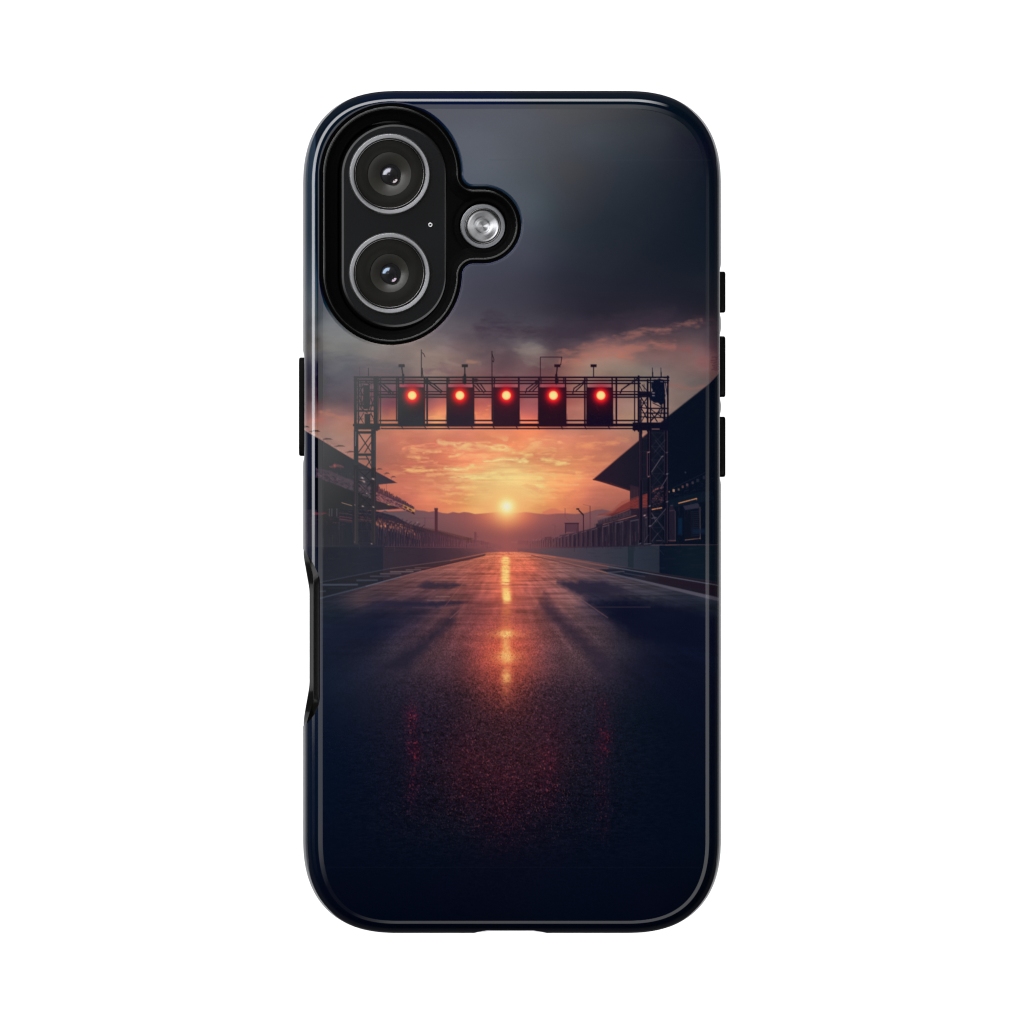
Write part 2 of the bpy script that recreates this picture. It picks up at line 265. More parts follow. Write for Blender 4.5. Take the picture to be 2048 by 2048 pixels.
    def add(a, col):
        IMG[:] = IMG*(1-a[..., None]) + a[..., None]*np.array(col, np.float32)/255
    add(.50*np.exp(-(r/66)**1.6), (240, 200, 120)); add(.85*np.exp(-(np.hypot(PU-1013.5, (PV-1006)*.9)/37)**2.2), (238, 226, 144))
    # ---- mountains
    ridge = [(590, 1030), (800, 1022), (832, 1020), (850, 1022), (858, 1024), (870, 1022), (885, 1026), (896, 1027), (906, 1024), (918, 1026), (928, 1024), (938, 1025), (950, 1028), (965, 1027),
             (985, 1025), (1000, 1024), (1030, 1026), (1052, 1024), (1075, 1027), (1095, 1029), (1115, 1027), (1135, 1027), (1150, 1028), (1170, 1026), (1190, 1020), (1205, 1018.5), (1225, 1023), (1250, 1030), (1330, 1035)]
    back = [(1085, 1024), (1098, 1018), (1110, 1017), (1122, 1021), (1135, 1025), (1145, 1040), (1080, 1040)]
    poly(back, lambda U, V: np.ones(U.shape+(3,), np.float32)*np.array([206, 112, 92], np.float32)/255, .75, 1.5)
    mt = lerpcol([(700, (84, 76, 84)), (800, (100, 78, 84)), (860, (122, 82, 86)), (930, (148, 86, 84)), (985, (190, 100, 84)), (1013, (226, 120, 86)), (1045, (200, 100, 84)), (1080, (158, 90, 86)), (1120, (140, 84, 84)), (1200, (116, 80, 84)), (1300, (104, 76, 80))])
    mb = lerpcol([(700, (70, 62, 74)), (800, (86, 68, 76)), (900, (116, 76, 78)), (960, (134, 80, 80)), (1013, (150, 82, 80)), (1080, (124, 74, 78)), (1200, (92, 66, 74)), (1300, (84, 62, 72))])
    def mcol(U, V):
        t = sst(1026, 1078, V)[..., None]; return mt(U, V)*(1-t)+mb(U, V)*t
    poly(ridge+[(1330, 1110), (590, 1110)], mcol, 1., 1.0)
    r2 = np.hypot(PU-1013.5, (PV-1018)*1.15)
    add(.85*np.exp(-(r2/46)**2.0)*sst(1070, 1018, PV), (236, 132, 92))
    r = np.hypot(PU-1013.5, PV-1013)
    add(.32*np.exp(-(r/40)**1.7), (244, 180, 104)); add(.97*np.exp(-(r/25)**2.0), (244, 222, 134)); add(.9*np.exp(-(r/13.5)**2.2), (238, 234, 172)); add(.9*np.exp(-(r/7.5)**2.2), (238, 232, 210))
    IMG[:] = IMG
    # ---- road
    RD = field(road_cp, soft=10)
    depth = 1.0/np.maximum(PV-1096, 1.5)
    X = (PU-1013)*depth                     # lateral position on the ground
    Zd = 560*depth                          # distance along the track
    # streaks across the track + patches
    n1 = fbm(PU/70+3, np.log(np.maximum(PV-1096, 1))*34, 101, 4)-.5
    n2 = fbm(X*2.2+40, np.log(np.maximum(PV-1096, 1))*3.4, 111, 4)-.5
    n3 = fbm(X*11+90, Zd*.9, 121, 4)-.5
    grain = (rng.rand(AH, AW).astype(np.float32)-.5)
    g2 = vnoise(PU/2.1, PV/1.6, 131)-.5
    gm = sst(1180, 1320, PV); g3 = vnoise(PU/3.1, PV/2.1, 133)-.5; gf = sst(1335, 1375, PV)*sst(1720, 1600, PV)
    lum = 1 + n1*.62*sst(1400, 1150, PV) + n2*.30*sst(1560, 1240, PV) + n3*.34*sst(1500, 1200, PV)
    lum = lum*(1+(grain*.24+g2*.42)*(.10+.90*gm)*(1-.45*sst(1560, 1700, PV))*(.25+.75*np.exp(-((PU-1010)/270)**4)))
    gf = gf*(.12+.88*np.exp(-((PU-1010)/235)**4)); lum = lum*(1+gf*(g3*.46+g2*.24)-.10*gf)
    RDc = np.clip(RD*np.clip(lum, .2, 2.2)[..., None], 0, 1)
    a = np.clip((PV-1103.5+.5)+0*PU - np.clip(np.abs(PU-1013)-52, 0, 999)*.0, 0, 1)
    IMG[:] = IMG*(1-a[..., None]) + RDc*a[..., None]
    # ---- dark dry patches (the track is wet around them)
    poly([(1115, 1165), (1140, 1162), (1205, 1162), (1240, 1174), (1266, 1186), (1180, 1187), (1150, 1187), (1126, 1172)], (40, 36, 54), .85, 5, 5, 5)
    poly([(1172, 1202), (1240, 1200), (1310, 1203), (1380, 1222), (1442, 1236), (1442, 1300), (1320, 1290), (1270, 1274), (1215, 1234)], (12, 16, 36), .78, 10, 7, 6)
    line((1150, 1214), (1300, 1214), 1.6, (62, 52, 62), .7, 1)
    poly([(835, 1172), (852, 1164), (905, 1166), (930, 1170), (900, 1176), (850, 1178)], (46, 38, 54), .8, 4, 3, 7)
    poly([(735, 1212), (770, 1201), (860, 1202), (935, 1204), (880, 1213), (800, 1214)], (38, 34, 54), .8, 4, 3, 8)
    poly([(645, 1246), (720, 1222), (800, 1216), (870, 1216), (820, 1245), (770, 1268), (700, 1290), (640, 1300)], (22, 26, 46), .5, 14, 8, 9)
    poly([(760, 1338), (800, 1305), (850, 1275), (905, 1225), (915, 1218), (905, 1245), (860, 1292), (815, 1342)], (30, 28, 44), .72, 10, 6, 10)
    poly([(1090, 1190), (1110, 1215), (1160, 1262), (1210, 1310), (1230, 1352), (1205, 1352), (1170, 1310), (1120, 1258), (1080, 1215)], (40, 32, 48), .62, 10, 7, 11)
    for p, q, w, c, al in [((872, 1193), (900, 1193), 1.5, (140, 102, 100), .8), ((855, 1201), (890, 1201), 1.3, (120, 90, 92), .8), ((900, 1237), (925, 1215), 1.6, (130, 86, 84), .6),
                           ((825, 1215), (870, 1215), 1.1, (80, 62, 68), .7), ((890, 1212), (940, 1150), 1.2, (170, 96, 84), .45), ((1150, 1190), (1215, 1235), 1.8, (130, 90, 88), .5)]:
        line(p, q, w, c, al, .9)
    # ---- left wall, kerb, markings
    wl = lerpcol([(590, (12, 18, 36)), (640, (36, 39, 48)), (715, (37, 40, 51)), (766, (34, 37, 50)), (767, (50, 43, 54)), (850, (56, 42, 54)), (920, (78, 52, 60)), (990, (124, 76, 78))])
    poly([(590, 1091), (900, 1093), (985, 1096), (1000, 1103.5), (975, 1105), (902, 1120), (779, 1137), (640, 1163), (590, 1172)], wl, 1, .8)
    poly([(640, 1092), (715, 1092), (715, 1149), (640, 1163)], (35, 38, 47), .5, 1.2)
    poly([(590, 1172), (640, 1163), (779, 1137), (902, 1120), (970, 1107), (972, 1110), (846, 1141), (640, 1197), (590, 1210)], lambda U, V: wl(U, V)*.78+.012, .85, 1)
    line(Z9(180, 388), Z9(860, 255), 1.7, (62, 68, 80), .7, .8); line(Z9(860, 255), Z9(1400, 182), 1.3, (112, 88, 90), .6, .8)
    for a0, a1, yy, w, c in [(255, 560, 402, 3.4, (66, 72, 86)), (225, 275, 461, 2, (58, 66, 78)), (560, 740, 362, 3.2, (58, 62, 76)), (680, 850, 326, 3, (62, 60, 72)), (770, 950, 303, 2.8, (84, 72, 80)), (860, 1060, 285, 2.4, (110, 90, 92)), (300, 470, 432, 1.2, (40, 46, 58)), (1000, 1130, 268, 1.8, (110, 84, 84)), (1080, 1260, 250, 1.5, (110, 78, 80))]:
        line(Z9(a0, yy), Z9(a1, yy-2), w, c, .95, 1.)
    line(Z9(225, 524), Z9(640, 415), 2.4, (64, 74, 88), .8, .8); line(Z9(640, 415), Z9(950, 330), 1.9, (96, 100, 116), .9, .8)
    line(Z9(950, 330), Z9(1150, 275), 1.5, (130, 100, 104), .8, .8); line(Z9(1140, 270), Z9(1700, 138), 2.2, (64, 38, 48), .8, .9)
    line(Z9(1150, 277), Z9(1500, 195), 1.2, (196, 112, 92), .6, .8); line(Z9(1400, 183), Z9(1740, 113), 1.6, (176, 100, 84), .7, .9)
    # ---- right wall, kerb, markings
    wr = lerpcol([(1010, (140, 82, 80)), (1043, (112, 72, 76)), (1100, (84, 68, 76)), (1180, (62, 58, 70)), (1255, (48, 52, 64)), (1256, (34, 44, 54)), (1266, (34, 43, 53)), (1268, (44, 50, 62)), (1318, (38, 44, 56)), (1319, (10, 20, 36)), (1380, (14, 26, 38)), (1450, (12, 24, 36))])
    poly([(1035, 1096), (1140, 1095), (1290, 1091), (1460, 1089), (1460, 1168), (1437, 1164), (1318, 1146), (1257, 1134.6), (1150, 1118), (1065, 1106), (1035, 1103.5)], wr, 1, .8)
    poly([(1065, 1106), (1257, 1135), (1318, 1146), (1460, 1168), (1460, 1203), (1330, 1176), (1213, 1148), (1120, 1123)], lambda U, V: np.stack([np.interp(U, [1065, 1180, 1260, 1320, 1440], q) for q in ([.55, .33, .12, .10, .10], [.34, .25, .13, .08, .07], [.31, .27, .18, .12, .12])], -1).astype(np.float32), .8, 1)
    poly([(1200, 1138), (1262, 1138), (1300, 1149), (1250, 1155), (1222, 1149)], (22, 28, 44), .8, 1.5)
    line(Z10(860, 285), Z10(1000, 275), 2, (86, 78, 86), .8, 1); line(Z10(1000, 290), Z10(1180, 320), 1.6, (70, 70, 80), .7, 1); line(Z10(720, 245), Z10(860, 250), 2, (120, 88, 88), .5, 1)
    line(Z10(90, 104), Z10(400, 150), 1.8, (200, 106, 84), .7, 1); line(Z10(400, 150), Z10(860, 232), 1.8, (150, 90, 84), .8, 1); line(Z10(860, 232), Z10(1830, 398), 1.8, (92, 96, 108), .85, .8)
    line(Z10(190, 135), Z10(760, 270), 1.5, (80, 46, 54), .7, 1)
    line(Z10(440, 185), Z10(860, 290), 1.6, (150, 100, 92), .8, 1, 2.4); line(Z10(860, 290), Z10(1830, 520), 3.2, (84, 80, 92), .92, .9, 7.5)
    line(Z10(1320, 345), Z10(1830, 440), 8, (34, 20, 32), .35, 3)
    # ---- reflection of the sun on the wet track
    rc = fbm(PU/14+5, PV/2.6, 141, 4); rcf = fbm(PU/5, PV/3.2, 143, 3)
    prof = np.interp(PV, [1104, 1112, 1116, 1124, 1128, 1145, 1150, 1166, 1172, 1176, 1197, 1203, 1210, 1255, 1262, 1268, 1280, 1300, 1312, 1320, 1330, 1352, 1370, 1400],
                     [0, .2, .9, .8, .55, 1, .75, 1, .20, .6, 1.0, .5, .04, .04, .45, .85, .25, .4, 1.2, .5, .08, .42, .06, 0])
    wdt = np.interp(PV, [1104, 1120, 1170, 1200, 1265, 1312, 1360], [5, 8.5, 8.5, 8, 11, 9, 10])
    cx = 1011 + np.interp(PV, [1104, 1170, 1200, 1265, 1312], [0, 0, 3, 1, 2])
    col = np.exp(-np.abs((PU-cx)/wdt)**3)*prof*np.clip(.38+(rc-.30)*2.6, 0, 1)*np.where(PV > 1240, np.clip(.45+(rcf-.35)*2.4, 0, 1.2)/np.clip(.15+(rc-.28)*3.0, .35, 1), 1)
    halo = np.exp(-np.abs((PU-1013)/(wdt*2.7))**1.8)*np.clip(prof*.8+.22, 0, 1)*.48*sst(1440, 1330, PV)*sst(1102, 1112, PV)*np.clip(.35+(rc-.3)*1.8, 0, 1)
    core = np.exp(-np.abs((PU-cx)/(wdt*1.05))**2)*np.interp(PV, [1105, 1116, 1200, 1240, 1262, 1330, 1380, 1420], [0, .55, .6, .42, .6, .55, .3, 0])*np.clip(.55+(rc-.4)*1.6, 0, 1)
    add(np.clip(halo, 0, 1), (222, 98, 68)); add(np.clip(core, 0, 1), (236, 132, 78)); add(np.clip(col*1.15, 0, 1), (246, 202, 116)); add(np.clip(col**2*.6, 0, 1), (246, 228, 150))
    sp3 = vnoise(PU/1.7, PV/1.5, 151)
    for (x, y, rx, ry, al) in [(1011, 1266, 13, 6, .75), (1012, 1268, 34, 9, .35), (1013, 1312, 10, 9, 1.0), (1013, 1314, 26, 13, .5), (1012, 1290, 7, 14, .45), (1012, 1355, 9, 12, .45), (1010, 1122, 9, 5, .5), (1011, 1135, 8, 7, .9), (1011, 1157, 8, 8, .8), (1014, 1188, 7, 9, .9)]:
        g = np.exp(-(((PU-x)/rx)**2+((PV-y)/ry)**2))
        add(np.clip(g*al*np.clip(.35+(sp3-.25)*1.6, 0, 1.2), 0, 1), (246, 176, 96)); add(np.clip(g**2*al*np.clip(.3+(sp3-.3)*1.8, 0, 1), 0, 1), (248, 226, 140))
    sh = np.exp(-np.abs((PU-1013)/58)**2)*np.interp(PV, [1225, 1262, 1320, 1370, 1440], [0, .55, .6, .35, 0])
    add(np.clip(sh*np.clip((sp3-.34)*2.0, 0, 1)*.75, 0, 1), (206, 88, 64))
    # red wet sheen lower down, full of sparkle
    sp = rng.rand(AH//2+1, AW//2+1).astype(np.float32); sp = np.kron(sp, np.ones((2, 2), np.float32))[:AH, :AW]
    sp2 = rng.rand(AH, AW).astype(np.float32); sp3 = vnoise(PU/1.7, PV/1.5, 151)
    w = 48+np.clip(PV-1300, 0, 400)*.16
    red = np.exp(-((PU-1010)/w)**2)*np.interp(PV, [1210, 1260, 1330, 1400, 1500, 1600, 1700], [0, .14, .17, .15, .14, .09, 0])
    add(np.clip(red*np.clip((sp3-.42)*3.0, 0, 1)*.62, 0, 1), (204, 84, 66))
    add(np.clip(red*np.clip((.46-sp3)*3.2, 0, 1)*.60, 0, 1), (34, 18, 34))
    add(np.clip(red*(sp > .93)*.5, 0, 1), (222, 112, 84))
    # red lamp reflections: five columns of red points
    for x, ww, pr in [(826, 14, ([1375, 1410, 1425, 1445, 1470, 1490, 1515, 1535, 1570, 1600, 1640], [0, .2, .85, .55, .2, .75, .6, .2, .35, .25, 0])), (1205, 16, ([1385, 1410, 1445, 1475, 1495, 1520, 1580, 1650, 1700], [0, .35, .35, .6, .6, .25, .22, .15, 0])),
                      (1098, 24, ([1400, 1480, 1520, 1560, 1610, 1650], [0, .2, .45, .35, .2, 0])), (935, 34, ([1400, 1500, 1580, 1660], [0, .2, .18, 0])), (1012, 50, ([1480, 1560, 1640, 1740], [0, .25, .2, 0]))]:
        xc = x + 3*np.sin(PV/31.0+x)
        cc = np.exp(-((PU-xc)/ww)**2)*np.interp(PV, pr[0], pr[1])
        add(np.clip(cc*.22, 0, 1), (84, 14, 38)); add(np.clip(cc*np.clip((sp3-.62)*4, 0, 1)*.75, 0, 1), (176, 24, 46)); add(np.clip(cc*(sp > .97)*.7, 0, 1), (214, 56, 62))
    ta = sst(1380, 1480, PV)*sst(1790, 1640, PV)*np.exp(-((PU-1010)/330)**4); ripple = fbm(PU/9, PV/2.2, 161, 3)-.5
    IMG[:] = np.clip(IMG+(ta*np.clip(ripple*1.6, -.4, .6)*.05)[..., None]*np.array([.75, .8, 1.0], np.float32), 0, 1)
    # fine pale sparkle on the dark tarmac
    sm = sst(1330, 1430, PV)*sst(1750, 1600, PV)*np.exp(-((PU-1000)/225)**4)
    add(np.clip(sm*(sp > .972)*.32*(sp3 > .4), 0, 1), (160, 100, 100))
    add(np.clip(sm*np.clip((sp3-.66)*4, 0, 1)*.22, 0, 1), (120, 84, 92))
    add(np.clip(sm*(sp2 > .985)*.25, 0, 1), (150, 130, 130))
    # ---- right grandstand: great cantilever roof and what is below it
    roofR = [(1186.5, 959), (1240, 913), (1290, 871), (1337, 832), (1390, 790), (1418, 768), (1437, 748), (1460, 722), (1460, 1089), (1260, 1089), (1260, 982), (1222, 970)]
    rcR = lambda U, V: np.stack([np.interp(U, [1186, 1230, 1280, 1340, 1440], q) for q in ([44, 34, 24, 9, 7], [26, 26, 24, 17, 16], [42, 40, 38, 32, 30])], -1).astype(np.float32)/255
    poly(roofR, rcR, 1, .8)
    path([(1186.5, 959), (1240, 913), (1290, 871), (1337, 832)], 1.8, (92, 50, 50), .6, .8); path([(1186.5, 959), (1222, 967), (1260, 981)], 2.4, (70, 34, 40), .8, .8)
    path([(1337, 832), (1390, 790), (1418, 768)], 1.6, (52, 46, 52), .8, .8)
    poly([(1260, 970), (1280, 975), (1280, 1002), (1260, 1006)], (50, 34, 46), .9, 1)
    for x in range(1263, 1280, 3): line((x, 980), (x, 1002), .9, (74, 46, 52), .6)
    # seats lit orange-red
    poly([(1196, 1030), (1225, 1022), (1248, 1008), (1262, 1001), (1296, 986), (1296, 1020), (1262, 1017), (1225, 1032)], (104, 44, 46), .92, 1.2)
    for i in range(9):
        line((1218-i*1+i*4, 1025-i*2.6), (1296, 1016-i*3.6), 1.0, (150, 66, 54), .7, .6)
    line((1222, 1031), (1262, 1016), 1.2, (70, 34, 42), .9)
    # lower building: facade, white line, fence bays
    poly([(1192, 1048), (1222, 1034), (1262, 1018), (1300, 1014), (1300, 1092), (1192, 1092)], (38, 30, 44), 1, 1)
    poly([(1195, 1041), (1262, 1020), (1262, 1031), (1195, 1050)], (68, 52, 62), .8, 1)
    for x in np.arange(1198, 1262, 6.5): line((x, 1042-(x-1198)*.33), (x, 1048-(x-1198)*.33), .9, (30, 26, 40), .7)
    line((1206, 1049), (1272, 1031), 1.4, (168, 104, 92), .9); line((1200, 1053), (1275, 1037), 3.5, (58, 28, 42), .9)
    # far fence bays: verticals getting closer towards the vanishing point
    fr = lerpcol([(1030, (140, 80, 80)), (1080, (106, 66, 72)), (1130, (72, 50, 62)), (1200, (46, 36, 50)), (1290, (32, 30, 44))])
    poly([(1035, 1085), (1048, 1082), (1075, 1081), (1090, 1075), (1118, 1074), (1120, 1070), (1145, 1066), (1175, 1059), (1192, 1054), (1230, 1042), (1280, 1034), (1300, 1034), (1300, 1092), (1140, 1096), (1035, 1097)], fr, .96, .8)
    x = 1294.0; k = 0
    while x > 1062:
        sp_ = 2.2+(x-1060)*.055; top = np.interp(x, [1060, 1120, 1175, 1230, 1294], [1081, 1073, 1060, 1044, 1036]); bot = np.interp(x, [1060, 1294], [1095, 1089])
        c = np.array([np.interp(x, [1060, 1150, 1290], q) for q in ([126, 84, 60], [80, 64, 58], [82, 72, 70])])
        line((x, top+1), (x, bot), .9+.5*(x > 1200), c, .8); line((x+sp_*.45, top+3), (x+sp_*.45, bot-1), sp_*.45, (28, 22, 38), .55*min(1, (x-1040)/120))
        if k % 2 == 0: line((x+1.5, top+2), (x+sp_*1.2, top-1), 1.6+.8*(x > 1200), c*1.15, .8)
        x -= sp_*1.15; k += 1
    # towers, lamps and box at the right of the track
    lc = (74, 40, 50)
    line((1180, 1012), (1180, 1056), 1.6, (92, 52, 60), .9); line((1166.5, 1030), (1167, 1070), 2, (60, 32, 42), .95); path([(1166.5, 1030), (1158, 1021)], 3, (50, 34, 40), .95)
    rect(1152.5, 1016.5, 1158.5, 1019.5, (44, 30, 36), .95); path([(1180, 1012), (1166, 1009)], .9, (120, 66, 66), .7)
    line((1130, 1017), (1130, 1034), 1.1, (120, 66, 66), .8); path([(1130, 1034), (1138, 1042)], .9, (110, 66, 70), .6)
    rect(1130, 1046, 1157, 1064, (86, 54, 66), .95); rect(1129, 1045.5, 1158, 1048, (58, 36, 50), .9); line((1131, 1050), (1131, 1066), 2, (60, 38, 50), .8); rect(1157-2, 1047, 1157, 1065, (60, 36, 48), .8)
    line((1110, 1050), (1110, 1076), 1.1, (110, 66, 72), .7); line((1083, 1063), (1083, 1078), .9, (116, 68, 74), .6); line((1104, 1050), (1110, 1050), 1, (110, 66, 72), .6); line((1088, 1068), (1088, 1078), .8, (116, 68, 74), .6)
    poly([(1088, 1080), (1090, 1074), (1102, 1073), (1106, 1080)], (92, 54, 62), .8, 1); poly([(1034, 1088), (1037, 1081), (1048, 1081), (1060, 1085), (1060, 1092)], (122, 70, 76), .7, 1.5)
    rect(1022, 1083, 1035, 1086, (160, 100, 92), .45, 1)
    # dark right stand: bay lights, garages
    for i, (x, y, s, c, al) in enumerate([(1338, 983.5, 2.2, (190, 130, 100), .75), (1347, 981, 4.2, (220, 160, 124), .85), (1357, 979, 3.4, (112, 84, 76), .9), (1365, 973.5, 3.8, (150, 92, 80), .65), (1374, 970, 4.4, (140, 98, 94), .6),
                                          (1385, 965.5, 4.2, (100, 82, 90), .55), (1395, 961, 5, (66, 60, 74), .55), (1408, 955, 5.4, (52, 52, 70), .5)]):
        rect(x-s/2, y-s*.62, x+s/2, y+s*.62, c, al, .8); rect(x-s/5, y-s*.3, x+s/4, y+s*.1, (22, 22, 34), .45, .6)
    for x, y in [(1307, 982), (1311, 979), (1315, 977.5), (1322, 976), (1326, 974.5)]: blob(x, y, 1.9, 1.4, (180, 96, 84), .85, -.4)
    rr = np.random.RandomState(5)
    for i in range(70):
        x = 1304+rr.rand()*30; y = 1004-(x-1304)*.5+(rr.rand()-.5)*20; blob(x, y, .8+rr.rand(), .8, [(150, 66, 66), (96, 46, 62), (190, 100, 84)][i % 3], .5)
    line((1319, 946), (1308, 962), .8, (60, 56, 70), .5)
    poly([(1336, 1000), (1400, 984), (1425, 980), (1425, 1000), (1336, 1016)], (14, 26, 40), .7, 2)
    path([(1345, 976), (1380, 960), (1412, 944)], .8, (60, 56, 72), .5)
    blob(1370.5, 945, 1.4, 1.4, (90, 90, 96), .6)
    line((1357, 1006.5), (1393, 997), 1.9, (214, 142, 92), .95); line((1393, 997), (1393, 1000), 1.2, (170, 120, 90), .7)
    poly([(1366, 1012), (1395, 1006), (1398, 1010), (1398, 1016), (1370, 1020)], (48, 46, 62), .9, 1); line((1399.5, 1014), (1400, 1078), 1.4, (92, 74, 78), .85); line((1370, 1080), (1400, 1076.5), 1.4, (150, 104, 84), .9)
    rect(1368, 1022, 1398, 1077, (14, 18, 32), .8, 1)
    for i in range(13): line((1382, 1024+i*4), (1397, 1022.5+i*4), 1.1, (34, 38, 54), .7)
    rect(1356, 1036, 1364, 1070, (12, 34, 58), .9, 1.5); rect(1384, 1058, 1410, 1067, (18, 36, 58), .6, 2)
    poly([(1338, 1014), (1345, 1011), (1350, 1022), (1350, 1084), (1338, 1084)], (34, 28, 44), .95, 1); line((1349.8, 1022), (1350.5, 1082), 1, (92, 68, 76), .8)
    for i in range(14): line((1339, 1026+i*4.2), (1348, 1025.5+i*4.2), .9, (20, 22, 36), .8)
    line((1341, 1011.5), (1345, 1010.5), 1.6, (86, 72, 84), .8); line((1339, 1021.5), (1348, 1020.5), 1.5, (74, 60, 74), .8); line((1336, 1081), (1351, 1081), 1.2, (130, 84, 80), .8)
    line((1262, 1090.5), (1460, 1089.5), 1.3, (60, 62, 72), .45)
    line((1426, 990), (1426, 1088), 1, (20, 40, 62), .6)
    # ---- left grandstand
    hz = lambda t: (lambda U, V: np.stack([np.interp(U, [600, 630, 642, 700, 760, 800], q) for q in (np.array([10, 14, 62, 60, 58, 58])*t, np.array([14, 20, 64, 62, 54, 46])*t, np.array([36, 38, 68, 66, 62, 60])*t)], -1).astype(np.float32)/255)
    roofL = [(590, 848), (609, 861), (640, 879), (700, 915), (752, 943), (794.5, 965.8), (758, 969), (752, 1018), (640, 1040), (590, 1050)]
    poly(roofL, hz(1.0), 1, .8)
    rr = np.random.RandomState(9)
    for i, (x, y) in enumerate([(612, 853.5), (630, 862), (655, 878), (680, 892), (702, 903.5), (759, 938), (774, 946.5), (787, 953.5)]):
        s = [8, 12, 12, 12, 11, 7, 6.5, 6][i]
        poly([(x-s, y+1.5), (x-s*.2, y-1.6), (x+s*.5, y-1), (x+s*.9, y+1.3), (x+s*.3, y+.9)], [(16, 14, 20), (30, 26, 30), (66, 62, 62), (74, 66, 66), (76, 66, 70), (84, 62, 66), (88, 62, 66), (100, 66, 66)][i], .92, .7)
        line((x-s*.4, y), (x-s*.7, y+5), .9, (90, 72, 74), .6)
    for i in range(26):
        t = i/25.; x = 612+t*90; y = 862+t*52.5; blob(x+rr.rand()*3, y-1-rr.rand()*1.5, 1.6, .9, (196, 166, 160), .4*rr.rand()+.15, .5)
    # balcony band with lit panels, then a dark lower deck
    poly([(632, 936), (660, 941), (707, 962), (752, 978), (752, 1003), (707, 982), (660, 966), (632, 955)], (86, 74, 82), .8, 1.5, 1.5, 3)
    for i in range(44):
        x = 640+rr.rand()*108; y = 947+(x-640)*.40+(rr.rand()-.5)*16; blob(x, y, 1.5+rr.rand()*2, 1+rr.rand()*1.6, [(50, 50, 56), (104, 82, 90), (42, 40, 48)][i % 3], .55, .5)
    for i in range(11): blob(660+i*2.6, 930+abs(i-5)*.5+rr.rand()*2, 1.3, 3.2-abs(i-5)*.3, (160, 92, 92), .55)
    blob(669.5, 932, 2.5, 3.5, (196, 100, 96), .6)
    poly([(590, 950), (640, 957), (707, 983), (752, 1001), (790, 1012), (803, 1017), (760, 1020.5), (700, 1019), (590, 1020)], hz(.80), .96, 1)
    line((684, 1005.5), (704, 1011.3), 1.3, (170, 134, 108), .9); line((759, 1020.6), (775, 1019.6), 1.4, (132, 122, 128), .8)
    blob(778.5, 1008.5, 3.2, 1.7, (236, 190, 110), .9)
    # right half of the band, lit at its tip
    poly([(751, 984), (780, 994), (815, 1006), (832, 1019), (829.5, 1028), (806, 1018), (780, 1009), (751, 1000)], (124, 78, 84), .95, .9)
    rr = np.random.RandomState(12)
    for i in range(40):
        t = i/39.; x = 753+t*74; y = 987+t*33; b = t**2
        blob(x+rr.rand()*2, y+(rr.rand()-.3)*9, 1.5+rr.rand()*1.5, 1.2, [(52, 34, 50), (int(130+100*b), int(84+90*b), 84), (44, 30, 46)][i % 3], .75)
    poly([(806, 1007), (822, 1013), (831, 1019.5), (829, 1026.5), (818, 1021), (806, 1014)], (214, 146, 76), .75, 1)
    for x, y in [(812, 1014), (821, 1018.5), (827, 1024)]: poly([(x-3, y-1.4), (x+2.5, y+1), (x+1.6, y+3), (x-3.4, y+1)], (48, 22, 34), .95, .7)
    line((803, 1016), (829, 1028.3), 1.5, (60, 30, 40), .95)
    for i in range(52):      # spectators along the top edge
        t = i/51.; x = 753+t*74; y = 975+t*40; h = 6*(1-t)+3; line((x, y+h*.9), (x+rr.rand()*1.5, y-h*rr.rand()*.7), 1.5, (64-10*t, 42, 56), .9)
    line((773, 968), (773, 984), .9, (120, 70, 72), .7)
    # ground floor, pillars, fence
    fl = lerpcol([(590, (16, 14, 36)), (640, (48, 48, 54)), (700, (42, 44, 52)), (752, (38, 38, 52)), (830, (50, 38, 52)), (900, (84, 52, 62)), (960, (112, 66, 72)), (1000, (132, 78, 80))])
    poly([(590, 1019), (690, 1019), (752, 1022), (790, 1032), (818, 1048), (840, 1054), (868, 1062), (880, 1063), (905, 1071), (925, 1076), (945, 1079), (975, 1084), (1000, 1090), (1005, 1097), (590, 1094)], fl, 1, .8)
    rr = np.random.RandomState(15)
    for i in range(30):
        x = 628+rr.rand()*24; blob(x, 1025+rr.rand()*5, 3, 1.2, (110, 58, 66), .35)
    for x0, x1 in [(680, 704), (714, 742)]:
        for j, yy in enumerate([1026, 1033, 1038, 1041]): line((x0, yy), (x1, yy+3+j*.3), 1.5, [(92, 70, 76), (120, 64, 72), (140, 80, 84), (84, 56, 64)][j], .7, 1)
    for x in [659, 664, 674]: line((x, 1018), (x, 1032), 2, (92, 90, 92), .65, .8)
    line((678.5, 1020), (678.5, 1085), 1.1, (72, 66, 72), .7); line((772.5, 1060), (772, 1072), 1.5, (100, 96, 104), .7)
    for i in range(130):
        x = 752+rr.rand()*75; y = np.interp(x, [752, 830], [1042, 1060])+(rr.rand()-.5)*13
        blob(x, y, .9+rr.rand()*1.2, 1+rr.rand()*1.4, [(206, 120, 88), (150, 84, 76), (110, 64, 70), (44, 30, 44)][i % 4], .7*np.interp(x, [752, 790, 830], [1, .8, .5]))
    for x, y in [(755.5, 1048), (763, 1052), (771, 1052), (782, 1054)]: blob(x, y, 2.2, 2.8, (226, 138, 98), .8, 0, 2)
    x = 755.; k = 0
